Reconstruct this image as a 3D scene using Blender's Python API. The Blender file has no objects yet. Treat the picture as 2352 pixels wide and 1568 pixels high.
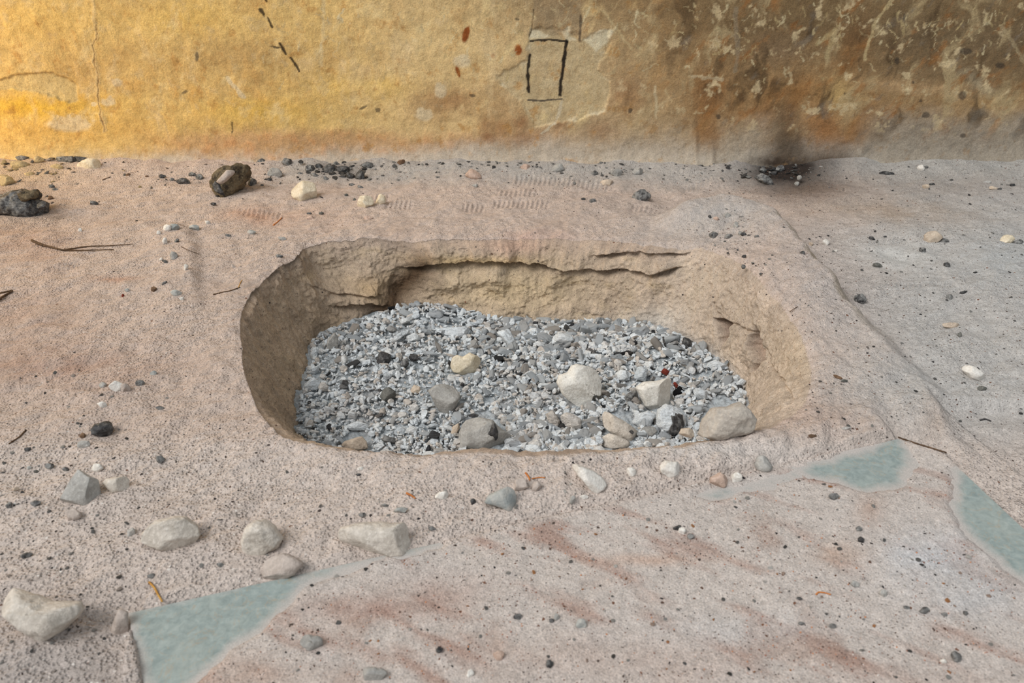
import bpy, bmesh, math, random
import numpy as np
from mathutils import Vector

# ------------------------------------------------------------------ camera, world, lights, exposure
S = bpy.context.scene
COL = S.collection
FW, FH = 2352, 1568
LENS = 28.0
F = LENS / 36.0 * FW
TH = math.radians(30.0)
CT, ST = math.cos(TH), math.sin(TH)
HC = 1.2

cam_d = bpy.data.cameras.new('camera')
cam_d.lens = LENS
cam_d.sensor_width = 36.0
cam_d.clip_start = 0.02
cam = bpy.data.objects.new('camera', cam_d)
COL.objects.link(cam)
cam.location = (0, 0, HC)
cam.rotation_euler = (math.pi / 2 - TH, 0, 0)
cam_d.dof.use_dof = True
cam_d.dof.focus_distance = 2.75
cam_d.dof.aperture_fstop = 4.5
S.camera = cam

S.view_settings.view_transform = 'Standard'
S.view_settings.look = 'None'
S.view_settings.gamma = 1.0
S.view_settings.use_curve_mapping = False
S.view_settings.exposure = 0.13
S.cycles.max_bounces = 3
S.cycles.diffuse_bounces = 3
S.cycles.glossy_bounces = 1
S.cycles.caustics_reflective = False
S.cycles.caustics_refractive = False
S.cycles.use_adaptive_sampling = True
S.cycles.adaptive_threshold = 0.03

world = bpy.data.worlds.new('sky')
S.world = world
world.use_nodes = True
wn = world.node_tree.nodes['Background']
wn.inputs['Color'].default_value = (0.84, 0.93, 1.0, 1)
wn.inputs['Strength'].default_value = 0.50

sun_d = bpy.data.lights.new('soft_sun', 'SUN')
sun_d.energy = 2.15
sun_d.angle = math.radians(34)
sun_d.color = (1.0, 0.98, 0.95)
sun = bpy.data.objects.new('soft_sun', sun_d)
COL.objects.link(sun)
sun.rotation_euler = Vector((0.58, 0.36, -0.80)).to_track_quat('-Z', 'Y').to_euler()

warm_d = bpy.data.lights.new('warm_doorway_light', 'AREA')
warm_d.shape = 'RECTANGLE'
warm_d.size = 0.9
warm_d.size_y = 0.7
warm_d.energy = 20
warm_d.color = (1.0, 0.66, 0.22)
warm = bpy.data.objects.new('warm_doorway_light', warm_d)
COL.objects.link(warm)
warm.location = (-3.6, 3.1, 0.75)
warm.rotation_euler = (Vector((-0.9, 3.8, 0.25)) - Vector(warm.location)).to_track_quat('-Z', 'Y').to_euler()

# ------------------------------------------------------------------ projection helpers
def unproj(px, py, z=0.0):
    a = (px - FW / 2) / F
    b = (py - FH / 2) / F
    dx, dy, dz = a, CT - b * ST, -ST - b * CT
    t = (z - HC) / dz
    return np.array((dx * t, dy * t, HC + dz * t))

def proj(x, y, z):
    d = np.maximum(y * CT - (z - HC) * ST, 0.12)
    u = y * ST + (z - HC) * CT
    return FW / 2 + F * x / d, FH / 2 - F * u / d

def depth_of(p):
    return p[1] * CT - (p[2] - HC) * ST

def lin(c):
    c = np.asarray(c, float) / 255.0
    return np.where(c <= 0.04045, c / 12.92, ((c + 0.055) / 1.055) ** 2.4)

def sm(a, b, x):
    t = np.clip((x - a) / (b - a), 0, 1)
    return t * t * (3 - 2 * t)

# ------------------------------------------------------------------ noise (numpy)
_rng = np.random.RandomState(7)
_PERM = np.concatenate([_rng.permutation(256)] * 3)
_ANG = _rng.rand(256) * 2 * np.pi
_G2 = np.stack([np.cos(_ANG), np.sin(_ANG)], 1)
_G3 = _rng.normal(size=(256, 3)); _G3 /= np.linalg.norm(_G3, axis=1)[:, None]

def n2(x, y, seed=0):
    x = x + seed * 17.31; y = y + seed * 9.77
    xi = np.floor(x).astype(np.int64); yi = np.floor(y).astype(np.int64)
    xf = x - xi; yf = y - yi
    u = xf * xf * xf * (xf * (xf * 6 - 15) + 10); v = yf * yf * yf * (yf * (yf * 6 - 15) + 10)
    def g(ix, iy, fx, fy):
        h = _PERM[_PERM[ix & 255] + (iy & 255)]
        gg = _G2[h]
        return gg[:, 0] * fx + gg[:, 1] * fy
    a = g(xi, yi, xf, yf); b = g(xi + 1, yi, xf - 1, yf)
    c = g(xi, yi + 1, xf, yf - 1); d = g(xi + 1, yi + 1, xf - 1, yf - 1)
    return 1.5 * ((a + u * (b - a)) * (1 - v) + (c + u * (d - c)) * v)

def fbm(x, y, f, o=3, seed=0, gain=0.5):
    s = 0; a = 1.0; t = 0
    for i in range(o):
        s = s + a * n2(x * f, y * f, seed + i * 3.1); t += a
        a *= gain; f *= 2.03
    return s / t

def n3(p, seed=0):
    p = p + seed * np.array((13.7, 5.3, 8.9))
    i = np.floor(p).astype(np.int64); f = p - i
    w = f * f * f * (f * (f * 6 - 15) + 10)
    out = 0
    for dx in (0, 1):
        for dy in (0, 1):
            for dz in (0, 1):
                h = _PERM[_PERM[_PERM[(i[:, 0] + dx) & 255] + ((i[:, 1] + dy) & 255)] + ((i[:, 2] + dz) & 255)]
                g = _G3[h]
                dot = g[:, 0] * (f[:, 0] - dx) + g[:, 1] * (f[:, 1] - dy) + g[:, 2] * (f[:, 2] - dz)
                out = out + dot * (w[:, 0] if dx else 1 - w[:, 0]) * (w[:, 1] if dy else 1 - w[:, 1]) * (w[:, 2] if dz else 1 - w[:, 2])
    return out * 1.5

def fbm3(p, f, o=3, seed=0, gain=0.5):
    s = 0; a = 1.0; t = 0
    for k in range(o):
        s = s + a * n3(p * f, seed + k * 2.3); t += a
        a *= gain; f *= 2.03
    return s / t

# ------------------------------------------------------------------ masks
def blob(x, y, cx, cy, rx, ry, rot=0.0):
    c, s = math.cos(math.radians(rot)), math.sin(math.radians(rot))
    dx, dy = x - cx, y - cy
    u = (dx * c + dy * s) / rx; v = (-dx * s + dy * c) / ry
    return np.exp(-(u * u + v * v))

def seg_dist(x, y, pts):
    """distance to a polyline and the signed side (positive = right of travel in x-right y-down)"""
    best = np.full(x.shape, 1e9); side = np.zeros(x.shape); along = np.zeros(x.shape)
    n = len(pts) - 1
    for i in range(n):
        ax, ay = pts[i][:2]; bx, by = pts[i + 1][:2]
        ex, ey = bx - ax, by - ay
        L = ex * ex + ey * ey + 1e-12
        t = np.clip(((x - ax) * ex + (y - ay) * ey) / L, 0, 1)
        dx, dy = x - (ax + t * ex), y - (ay + t * ey)
        d = np.hypot(dx, dy)
        m = d < best
        best = np.where(m, d, best)
        side = np.where(m, np.sign(ex * (y - ay) - ey * (x - ax)), side)
        along = np.where(m, (i + t) / n, along)
    return best, side, along

def poly_sd(x, y, pts):
    """signed distance to a closed polygon, negative inside"""
    d, _, _ = seg_dist(x, y, list(pts) + [pts[0]])
    ins = np.zeros(x.shape, bool)
    n = len(pts)
    for i in range(n):
        ax, ay = pts[i][:2]; bx, by = pts[(i + 1) % n][:2]
        c = ((ay > y) != (by > y)) & (x < (bx - ax) * (y - ay) / (by - ay + 1e-12) + ax)
        ins ^= c
    return np.where(ins, -d, d)

def paint(col, m, rgb):
    m = np.clip(m, 0, 1)[:, None]
    col[:] = col * (1 - m) + lin(rgb)[None, :] * m

# ------------------------------------------------------------------ mesh helpers
def grid_mesh(name, co, nu, nv, wrap=False, cap=False):
    """co: (nv*nu,3), row major rows of nu"""
    me = bpy.data.meshes.new(name)
    me.vertices.add(len(co))
    me.vertices.foreach_set('co', co.astype(np.float32).ravel())
    i = np.arange(nu if wrap else nu - 1)
    j = np.arange(nv - 1)
    I, J = np.meshgrid(i, j)
    I2 = (I + 1) % nu
    q = np.stack([J * nu + I, J * nu + I2, (J + 1) * nu + I2, (J + 1) * nu + I], -1).reshape(-1, 4)
    nf = len(q)
    me.loops.add(nf * 4)
    me.loops.foreach_set('vertex_index', q.astype(np.int32).ravel())
    me.polygons.add(nf)
    me.polygons.foreach_set('loop_start', np.arange(0, nf * 4, 4, dtype=np.int32))
    me.update(calc_edges=True)
    me.shade_smooth()
    return me

def tri_mesh(name, co, faces, smooth=False):
    me = bpy.data.meshes.new(name)
    me.vertices.add(len(co))
    me.vertices.foreach_set('co', np.asarray(co, np.float32).ravel())
    k = faces.shape[1]; nf = len(faces)
    me.loops.add(nf * k)
    me.loops.foreach_set('vertex_index', faces.astype(np.int32).ravel())
    me.polygons.add(nf)
    me.polygons.foreach_set('loop_start', np.arange(0, nf * k, k, dtype=np.int32))
    me.update(calc_edges=True)
    if smooth:
        me.shade_smooth()
    else:
        me.shade_flat()
    return me

def set_color(me, col):
    a = me.color_attributes.new('Col', 'FLOAT_COLOR', 'POINT')
    rgba = np.ones((len(col), 4), np.float32); rgba[:, :3] = col
    a.data.foreach_set('color', rgba.ravel())

def set_float(me, name, v):
    a = me.attributes.new(name, 'FLOAT', 'POINT')
    a.data.foreach_set('value', v.astype(np.float32))

def link(name, me, mat, loc=None, parent=None):
    o = bpy.data.objects.new(name, me)
    COL.objects.link(o)
    if mat is not None and me is not None and not me.materials:
        me.materials.append(mat)
    if parent is not None:
        o.parent = parent
    if loc is not None:
        o.location = loc
    return o

def tag(o, label=None, cat=None, group=None, kind=None):
    if label: o['label'] = label
    if cat: o['category'] = cat
    if group: o['group'] = group
    if kind: o['kind'] = kind
    return o

# ------------------------------------------------------------------ node helpers
def new_mat(name, rough=0.95, spec=0.15):
    m = bpy.data.materials.new(name)
    m.use_nodes = True
    nt = m.node_tree
    b = nt.nodes['Principled BSDF']
    b.inputs['Roughness'].default_value = rough
    b.inputs['Specular IOR Level'].default_value = spec
    return m, nt, b

def N(nt, t, **kw):
    n = nt.nodes.new(t)
    for k, v in kw.items():
        if k in n.inputs.keys() if hasattr(n.inputs, 'keys') else False:
            n.inputs[k].default_value = v
        else:
            setattr(n, k, v)
    return n

def L(nt, a, b):
    nt.links.new(a, b)

def noise(nt, vec, scale, detail=4, rough=0.6, dist=0.0):
    n = nt.nodes.new('ShaderNodeTexNoise')
    n.inputs['Scale'].default_value = scale
    n.inputs['Detail'].default_value = detail
    n.inputs['Roughness'].default_value = rough
    n.inputs['Distortion'].default_value = dist
    L(nt, vec, n.inputs['Vector'])
    return n

def voro(nt, vec, scale, feature='F1', rand=1.0):
    n = nt.nodes.new('ShaderNodeTexVoronoi')
    n.feature = feature
    n.inputs['Scale'].default_value = scale
    n.inputs['Randomness'].default_value = rand
    L(nt, vec, n.inputs['Vector'])
    return n

def ramp(nt, fac, stops):
    n = nt.nodes.new('ShaderNodeValToRGB')
    e = n.color_ramp.elements
    while len(e) < len(stops):
        e.new(0.5)
    for k, (p, c) in enumerate(stops):
        e[k].position = p
        e[k].color = (c, c, c, 1) if isinstance(c, (int, float)) else (*c, 1)
    L(nt, fac, n.inputs['Fac'])
    return n

def mix(nt, fac, a, b, mode='MIX'):
    n = nt.nodes.new('ShaderNodeMix')
    n.data_type = 'RGBA'
    n.blend_type = mode
    for i, v in ((0, fac), (6, a), (7, b)):
        if hasattr(v, 'links'):
            L(nt, v, n.inputs[i])
        elif i == 0:
            n.inputs[0].default_value = v
        else:
            n.inputs[i].default_value = (v, v, v, 1) if isinstance(v, (int, float)) else (*v, 1)
    return n.outputs[2]

def mth(nt, op, a, b=None, clamp=False):
    n = nt.nodes.new('ShaderNodeMath')
    n.operation = op
    n.use_clamp = clamp
    for k, v in enumerate((a, b)):
        if v is None:
            continue
        if hasattr(v, 'links'):
            L(nt, v, n.inputs[k])
        else:
            n.inputs[k].default_value = v
    return n.outputs[0]

def bump(nt, h, strength, dist, normal=None):
    n = nt.nodes.new('ShaderNodeBump')
    n.inputs['Strength'].default_value = strength
    n.inputs['Distance'].default_value = dist
    L(nt, h, n.inputs['Height'])
    if normal is not None:
        L(nt, normal, n.inputs['Normal'])
    return n.outputs[0]

def T3(c):
    return tuple(float(v) for v in lin(c))

# ------------------------------------------------------------------ terrain definition
ZA = -0.26                      # ash level
ZS = -0.015                     # top of the marble slab
C0 = np.array((0.03, 2.10))     # pit centre

RIM = [(652, 1005, .015), (602, 950, .01), (574, 890, 0), (558, 800, 0), (553, 740, 0), (566, 688, 0), (620, 628, 0), (678, 590, 0),
       (700, 562, 0), (760, 548, 0), (860, 543, 0), (980, 548, 0), (1100, 547, 0), (1240, 541, 0), (1400, 548, 0), (1530, 560, .01),
       (1610, 565, .02), (1690, 600, .03), (1760, 665, .03), (1830, 750, .015), (1868, 850, 0), (1850, 925, 0), (1775, 968, .02), (1690, 990, .03),
       (1600, 1003, .035), (1500, 1014, .03), (1400, 1028, .025), (1250, 1036, .02), (1100, 1033, .02), (900, 1034, .015), (760, 1024, .015)]
BOT = [(692, 1000, ZA), (700, 900, ZA), (726, 830, ZA), (722, 778, ZA), (800, 746, ZA), (870, 722, ZA), (960, 705, ZA), (1060, 718, ZA), (1150, 738, ZA),
       (1280, 742, ZA), (1400, 738, ZA), (1490, 754, ZA), (1570, 790, ZA), (1640, 832, ZA), (1700, 880, ZA), (1706, 935, ZA), (1660, 985, ZA),
       (1560, 1040, ZA), (1400, 1070, ZA), (1200, 1080, ZA), (1000, 1075, ZA), (800, 1055, ZA)]

def ang_table(lst):
    a, r, z = [], [], []
    for px, py, zz in lst:
        p = unproj(px, py, zz)
        a.append(math.atan2(p[1] - C0[1], p[0] - C0[0])); r.append(math.hypot(p[1] - C0[1], p[0] - C0[0])); z.append(zz)
    o = np.argsort(a)
    a, r, z = np.array(a)[o], np.array(r)[o], np.array(z)[o]
    a = np.concatenate([a - 2 * np.pi, a, a + 2 * np.pi])
    return a, np.tile(r, 3), np.tile(z, 3)

_RA, _RR, _RZ = ang_table(RIM)
_BA, _BR, _ = ang_table(BOT)
_AQ = np.linspace(-np.pi, np.pi, 2881)
def _smooth(tab_a, tab_v, k):
    v = np.interp(_AQ, tab_a, tab_v)[:-1]
    ker = np.hanning(k); ker /= ker.sum()
    w = np.convolve(np.concatenate([v[-k:], v, v[:k]]), ker, 'same')[k:-k]
    return np.concatenate([w, w[:1]])
_RRS = _smooth(_RA, _RR, 23); _RZS = _smooth(_RA, _RZ, 120); _BRS = _smooth(_BA, _BR, 55)
def r_rim(a): return np.interp(a, _AQ, _RRS)
def r_bot(a): return np.interp(a, _AQ, _BRS)
def angdiff(a, b): return np.abs((a - b + np.pi) % (2 * np.pi) - np.pi)

def W(pts, z=0.0):
    return [tuple(unproj(px, py, z)[:2]) for px, py in pts]

# slab outline in the world
_A, _B, _C, _D = W([(295, 1408), (2062, 1008), (2165, 1040), (2352, 1215)], ZS)
_E = W([(330, 1568)], ZS)[0]
_dirD = np.array(_D) - np.array(_C); _dirD /= np.linalg.norm(_dirD)
_dirE = np.array(_E) - np.array(_A); _dirE /= np.linalg.norm(_dirE)
SLAB = [_A, _B, _C, tuple(np.array(_C) + _dirD * 1.0), tuple(np.array(_A) + _dirE * 0.75)]
EXPOSED = [W(p, ZS) for p in (
    [(285, 1390), (500, 1345), (680, 1310), (720, 1330), (650, 1390), (600, 1440), (510, 1500), (445, 1568), (420, 1620), (330, 1640)],
    [(660, 1312), (1000, 1244), (1005, 1254), (860, 1288), (690, 1345)],
    [(1830, 1075), (2062, 1000), (2095, 1040), (2080, 1112), (1985, 1128), (1905, 1100), (1850, 1092)],
    [(2190, 1075), (2250, 1085), (2400, 1240), (2420, 1380), (2330, 1320), (2270, 1270), (2215, 1230), (2190, 1150)],
    [(1600, 1140), (1830, 1085), (1840, 1096), (1650, 1148)])]
RIDGE = W([(1500, 505), (1560, 488), (1650, 470), (1720, 485), (1765, 498), (1810, 550), (1870, 622), (1930, 690), (2010, 765), (2120, 850)], 0.03)
RIDGE2 = W([(2110, 880), (2150, 940), (2200, 1010), (2240, 1065)], 0)
LRIDGE = W([(375, 505), (420, 530), (432, 570), (436, 640), (436, 710), (428, 800)], 0.01)
YW = float(unproj(1176, 366, 0.03)[1])     # face of the back wall

def slab_exposure(x, y):
    e = np.full(x.shape, 9.0)
    for p in EXPOSED:
        e = np.minimum(e, poly_sd(x, y, p))
    e = e + 0.026 * fbm(x, y, 11, 4, 41, 0.6)
    return sm(0.022, -0.022, e)

TREADS = [(1195, 470, 150, 22, 0), (1190, 445, 110, 20, 0), (1290, 418, 260, 22, 2), (1090, 478, 60, 20, 0), (1480, 468, 70, 20, 5), (1600, 415, 80, 14, -12),
          (2200, 425, 60, 16, 15), (2130, 460, 90, 20, -8), (2080, 638, 110, 14, 3), (2040, 540, 90, 16, -6), (150, 610, 90, 18, -12), (600, 490, 110, 22, 3),
          (870, 455, 60, 24, 0), (915, 470, 70, 24, 0), (2290, 430, 70, 18, 0), (200, 890, 70, 22, 10), (2170, 640, 60, 12, 4)]

def macro(x, y):
    """ground height away from the pit walls and the slab"""
    z = 0.010 * fbm(x, y, 1.6, 2, 3) + 0.011 * fbm(x, y, 5.5, 2, 5) + 0.008 * fbm(x, y, 10, 2, 15)
    a = np.arctan2(y - C0[1], x - C0[0])
    r = np.hypot(x - C0[0], y - C0[1])
    d = r - r_rim(a)
    rz = np.interp(a, _AQ, _RZS)
    z = z + rz * np.exp(-(np.maximum(d, 0) / 0.13) ** 2)
    wr = 0.012 * fbm(x, y, 9, 2, 60)
    # ridge to the right of the pit
    dr, sr, al = seg_dist(x, y, RIDGE)
    sd = dr * sr + 0.03 * fbm(x, y, 7, 3, 60)
    amp = 0.075 * sm(0.0, 0.14, al) * sm(1.0, 0.62, al)
    up = np.where(sd < 0, np.exp(-(sd / 0.20) ** 2), sm(0.11, 0.0, sd))
    z = z + amp * up
    out = sm(0.0, 0.10, sd) * sm(0.9, 0.2, dr)
    z = z - 0.035 * out * sm(0.0, 0.2, al)
    dr, sr, al = seg_dist(x, y, RIDGE2)
    sd = dr * sr + wr
    z = z - 0.028 * sm(0.0, 0.05, sd) * sm(0.6, 0.15, dr) * sm(0, .1, al)
    # raked ridge on the left
    dr, sr, al = seg_dist(x, y, LRIDGE)
    sd = dr * sr + wr * 0.6
    amp = 0.022 * sm(0.0, 0.12, al) * sm(1.0, 0.6, al)
    z = z + amp * np.where(sd < 0, np.exp(-(sd / 0.13) ** 2), sm(0.055, 0.0, sd))
    # sand heaped against the back wall
    z = z + 0.030 * sm(YW - 0.28, YW - 0.02, y) + 0.016 * sm(YW - 0.16, YW, y) * fbm(x, y, 5, 2, 9)
    return z

def ground(x, y, fine=True):
    z = macro(x, y)
    gx, gy = proj(x, y, 0.0 * x)
    # slab bed, dust cover and the sand bank along its edge
    sd = poly_sd(x, y, SLAB)
    ex = slab_exposure(x, y)
    cover = 0.006 + 0.006 * fbm(x, y, 5, 2, 21) + 0.004 * sm(-0.05, -0.3, sd)
    zin = ZS + cover * (1 - ex) - 0.012 * ex
    dAB, sAB, al = seg_dist(x, y, [_A, _B])
    bank = 0.016 * sm(0.0, 0.025, dAB) + 0.012 * sm(0.0, 0.12, dAB)
    bank = bank * (0.45 + 0.9 * sm(0.35, 0.9, al)) * (0.6 + 0.8 * np.clip(0.5 + 1.2 * fbm(x, y, 14, 2, 77), 0, 1))
    zb = ZS - 0.002 + bank
    left = (x < _A[0] + 0.02) | (al <= 0.001)
    right = al >= 0.999
    zside = np.where(right, ZS - 0.022, ZS - 0.010)
    t = sm(0.0, 0.16, sd)
    edge = np.where(left | right, zside, zb)
    zout = edge * (1 - t) + z * t
    z = np.where(sd < 0, zin, zout)
    if fine:
        soft = np.where(sd < 0, 0.25 * (1 - ex), 1.0)
        z = z + soft * (0.0050 * fbm(x, y, 18, 2, 11) + 0.0030 * fbm(x, y, 50, 3, 13))
        for cx, cy, w, h, rot in TREADS:
            m = (np.abs(gx - cx) < w) & (np.abs(gy - cy) < h * 2 + w * 0.3)
            if m.any():
                c, s = math.cos(math.radians(rot)), math.sin(math.radians(rot))
                u = (gx[m] - cx) * c + (gy[m] - cy) * s; v = -(gx[m] - cx) * s + (gy[m] - cy) * c
                k = sm(1.0, 0.75, np.abs(u) / (w / 2)) * sm(1.0, 0.6, np.abs(v) / (h / 2))
                z[m] += 0.0032 * k * np.sin(u * 2 * np.pi / 11.0 + 1.5 * np.sin(v * 0.12)) - 0.003 * k
        # soot hollow at the foot of the wall
        z = z - 0.03 * blob(gx, gy, 1790, 385, 60, 20) + 0.02 * blob(gx, gy, 1900, 395, 35, 14) + 0.02 * blob(gx, gy, 1965, 388, 30, 12)
        z = z + 0.018 * blob(gx, gy, 60, 395, 90, 22)
    return z

def height(x, y):
    return float(ground(np.array([float(x)]), np.array([float(y)]))[0])

def on_ground(px, py):
    z = 0.0
    for _ in range(6):
        p = unproj(px, py, z)
        z = height(p[0], p[1])
    return unproj(px, py, z)

def ash_z(x, y):
    gx, gy = proj(x, y, 0 * x + ZA)
    z = ZA + 0.012 * fbm(x, y, 4, 2, 31) + 0.007 * fbm(x, y, 17, 2, 33)
    z = z + 0.03 * blob(gx, gy, 960, 735, 90, 25) - 0.012 * blob(gx, gy, 800, 960, 120, 60) + 0.02 * blob(gx, gy, 1560, 800, 90, 40)
    return z

def on_ash(px, py):
    z = ZA
    for _ in range(5):
        p = unproj(px, py, z)
        z = float(ash_z(np.array([p[0]]), np.array([p[1]]))[0])
    return unproj(px, py, z)

# ------------------------------------------------------------------ materials of the setting
def sand_material():
    m, nt, b = new_mat('dusty_sand')
    tc = N(nt, 'ShaderNodeTexCoord').outputs['Object']
    at = N(nt, 'ShaderNodeVertexColor', layer_name='Col').outputs['Color']
    po = N(nt, 'ShaderNodeAttribute', attribute_name='pock').outputs['Fac']
    gr = N(nt, 'ShaderNodeAttribute', attribute_name='grit').outputs['Fac']
    g1 = noise(nt, tc, 330, 2, 0.7).outputs['Fac']
    g2 = noise(nt, tc, 70, 3, 0.65).outputs['Fac']
    k = mth(nt, 'MULTIPLY', ramp(nt, g1, [(0.25, 0.62), (0.75, 1.36)]).outputs[0], ramp(nt, g2, [(0.25, 0.80), (0.75, 1.18)]).outputs[0])
    col = mix(nt, 1.0, at, k, 'MULTIPLY')
    wob_n = noise(nt, tc, 160, 1, 0.5)
    wv = N(nt, 'ShaderNodeVectorMath'); wv.operation = 'MULTIPLY_ADD'
    L(nt, wob_n.outputs['Color'], wv.inputs[0]); wv.inputs[1].default_value = (.007, .007, .007); L(nt, tc, wv.inputs[2])
    wob = wv.outputs[0]
    # scattered charcoal specks, two sizes
    for sc, thr, amt in ((95, 0.94, 1.0), (210, 0.80, 0.9)):
        v = voro(nt, wob, sc)
        sep = N(nt, 'ShaderNodeSeparateColor'); L(nt, v.outputs['Color'], sep.inputs[0])
        sel = mth(nt, 'GREATER_THAN', mth(nt, 'ADD', sep.outputs[0], mth(nt, 'MULTIPLY', mth(nt, 'SUBTRACT', gr, 0.5), 0.18)), thr)
        rad = mth(nt, 'MULTIPLY', sep.outputs[1], 0.24)
        ins = mth(nt, 'LESS_THAN', v.outputs['Distance'], mth(nt, 'ADD', rad, 0.12))
        f = mth(nt, 'MULTIPLY', mth(nt, 'MULTIPLY', sel, ins), amt)
        shade = ramp(nt, sep.outputs[2], [(0.0, T3((46, 44, 46))), (0.6, T3((84, 72, 66))), (1.0, T3((120, 84, 66)))]).outputs[0]
        col = mix(nt, f, col, shade)
    v = voro(nt, tc, 110)
    sep = N(nt, 'ShaderNodeSeparateColor'); L(nt, v.outputs['Color'], sep.inputs[0])
    sel = mth(nt, 'GREATER_THAN', sep.outputs[0], 0.93)
    ins = mth(nt, 'LESS_THAN', v.outputs['Distance'], 0.27)
    col = mix(nt, mth(nt, 'MULTIPLY', mth(nt, 'MULTIPLY', sel, ins), mth(nt, 'MULTIPLY', po, 0.9, True)), col, T3((222, 214, 206)))
    L(nt, col, b.inputs['Base Color'])
    pv = voro(nt, tc, 125)
    ph = mth(nt, 'MULTIPLY', ramp(nt, pv.outputs['Distance'], [(0.1, 0.0), (0.55, 1.0)]).outputs[0], mth(nt, 'MULTIPLY', po, 1.0))
    n1 = bump(nt, ph, 0.75, 0.006)
    n2_ = bump(nt, g2, 0.45, 0.006, n1)
    n3_ = bump(nt, g1, 0.6, 0.0025, n2_)
    L(nt, n3_, b.inputs['Normal'])
    return m

def plaster_material():
    m, nt, b = new_mat('ochre_plaster', 0.9, 0.2)
    tc = N(nt, 'ShaderNodeTexCoord').outputs['Object']
    at = N(nt, 'ShaderNodeVertexColor', layer_name='Col').outputs['Color']
    g1 = noise(nt, tc, 170, 3, 0.7).outputs['Fac']
    g2 = noise(nt, tc, 22, 5, 0.65).outputs['Fac']
    k = mth(nt, 'MULTIPLY', ramp(nt, g1, [(0.25, 0.72), (0.75, 1.26)]).outputs[0], ramp(nt, g2, [(0.25, 0.84), (0.75, 1.16)]).outputs[0])
    col = mix(nt, 1.0, at, k, 'MULTIPLY')
    mp = N(nt, 'ShaderNodeMapping'); mp.inputs['Scale'].default_value = (1.0, 1.0, 0.55); mp.inputs['Rotation'].default_value = (0, 0.5, 0)
    L(nt, tc, mp.inputs['Vector'])
    fl = noise(nt, mp.outputs[0], 38, 5, 0.72).outputs['Fac']
    col = mix(nt, ramp(nt, fl, [(0.57, 0.0), (0.70, 0.5)]).outputs[0], col, mix(nt, 1.0, col, (1.22, 1.24, 1.34), 'MULTIPLY'))
    col = mix(nt, ramp(nt, fl, [(0.30, 0.7), (0.43, 0.0)]).outputs[0], col, mix(nt, 1.0, col, (0.72, 0.62, 0.52), 'MULTIPLY'))
    L(nt, col, b.inputs['Base Color'])
    n1 = bump(nt, g2, 0.5, 0.012)
    L(nt, bump(nt, g1, 0.5, 0.003, n1), b.inputs['Normal'])
    return m

def slab_material():
    m, nt, b = new_mat('grey_green_marble', 0.55, 0.3)
    tc = N(nt, 'ShaderNodeTexCoord').outputs['Object']
    du = N(nt, 'ShaderNodeAttribute', attribute_name='dust').outputs['Fac']
    g = noise(nt, tc, 60, 6, 0.7, 0.6).outputs['Fac']
    g2 = noise(nt, tc, 7, 4, 0.6, 1.0).outputs['Fac']
    c = ramp(nt, g, [(0.3, T3((126, 138, 136))), (0.55, T3((150, 161, 158))), (0.8, T3((174, 182, 178)))]).outputs[0]
    c = mix(nt, ramp(nt, g2, [(0.45, 0.0), (0.75, 0.5)]).outputs[0], c, T3((172, 176, 168)))
    vein = ramp(nt, noise(nt, tc, 9, 3, 0.6, 2.5).outputs['Fac'], [(0.485, 0.0), (0.5, 1.0), (0.515, 0.0)]).outputs[0]
    c = mix(nt, mth(nt, 'MULTIPLY', vein, 0.35), c, T3((178, 150, 116)))
    d2 = ramp(nt, mth(nt, 'ADD', du, mth(nt, 'MULTIPLY', mth(nt, 'SUBTRACT', g, 0.5), 0.5)), [(0.1, 0.0), (0.9, 1.0)]).outputs[0]
    sg = noise(nt, tc, 330, 3, 0.7).outputs['Fac']
    c = mix(nt, d2, c, mix(nt, 1.0, T3((188, 180, 174)), ramp(nt, sg, [(0.25, 0.66), (0.75, 1.3)]).outputs[0], 'MULTIPLY'))
    L(nt, c, b.inputs['Base Color'])
    L(nt, bump(nt, g, 0.25, 0.002), b.inputs['Normal'])
    return m

M_SAND = sand_material()
M_PLASTER = plaster_material()
M_SLAB = slab_material()

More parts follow.
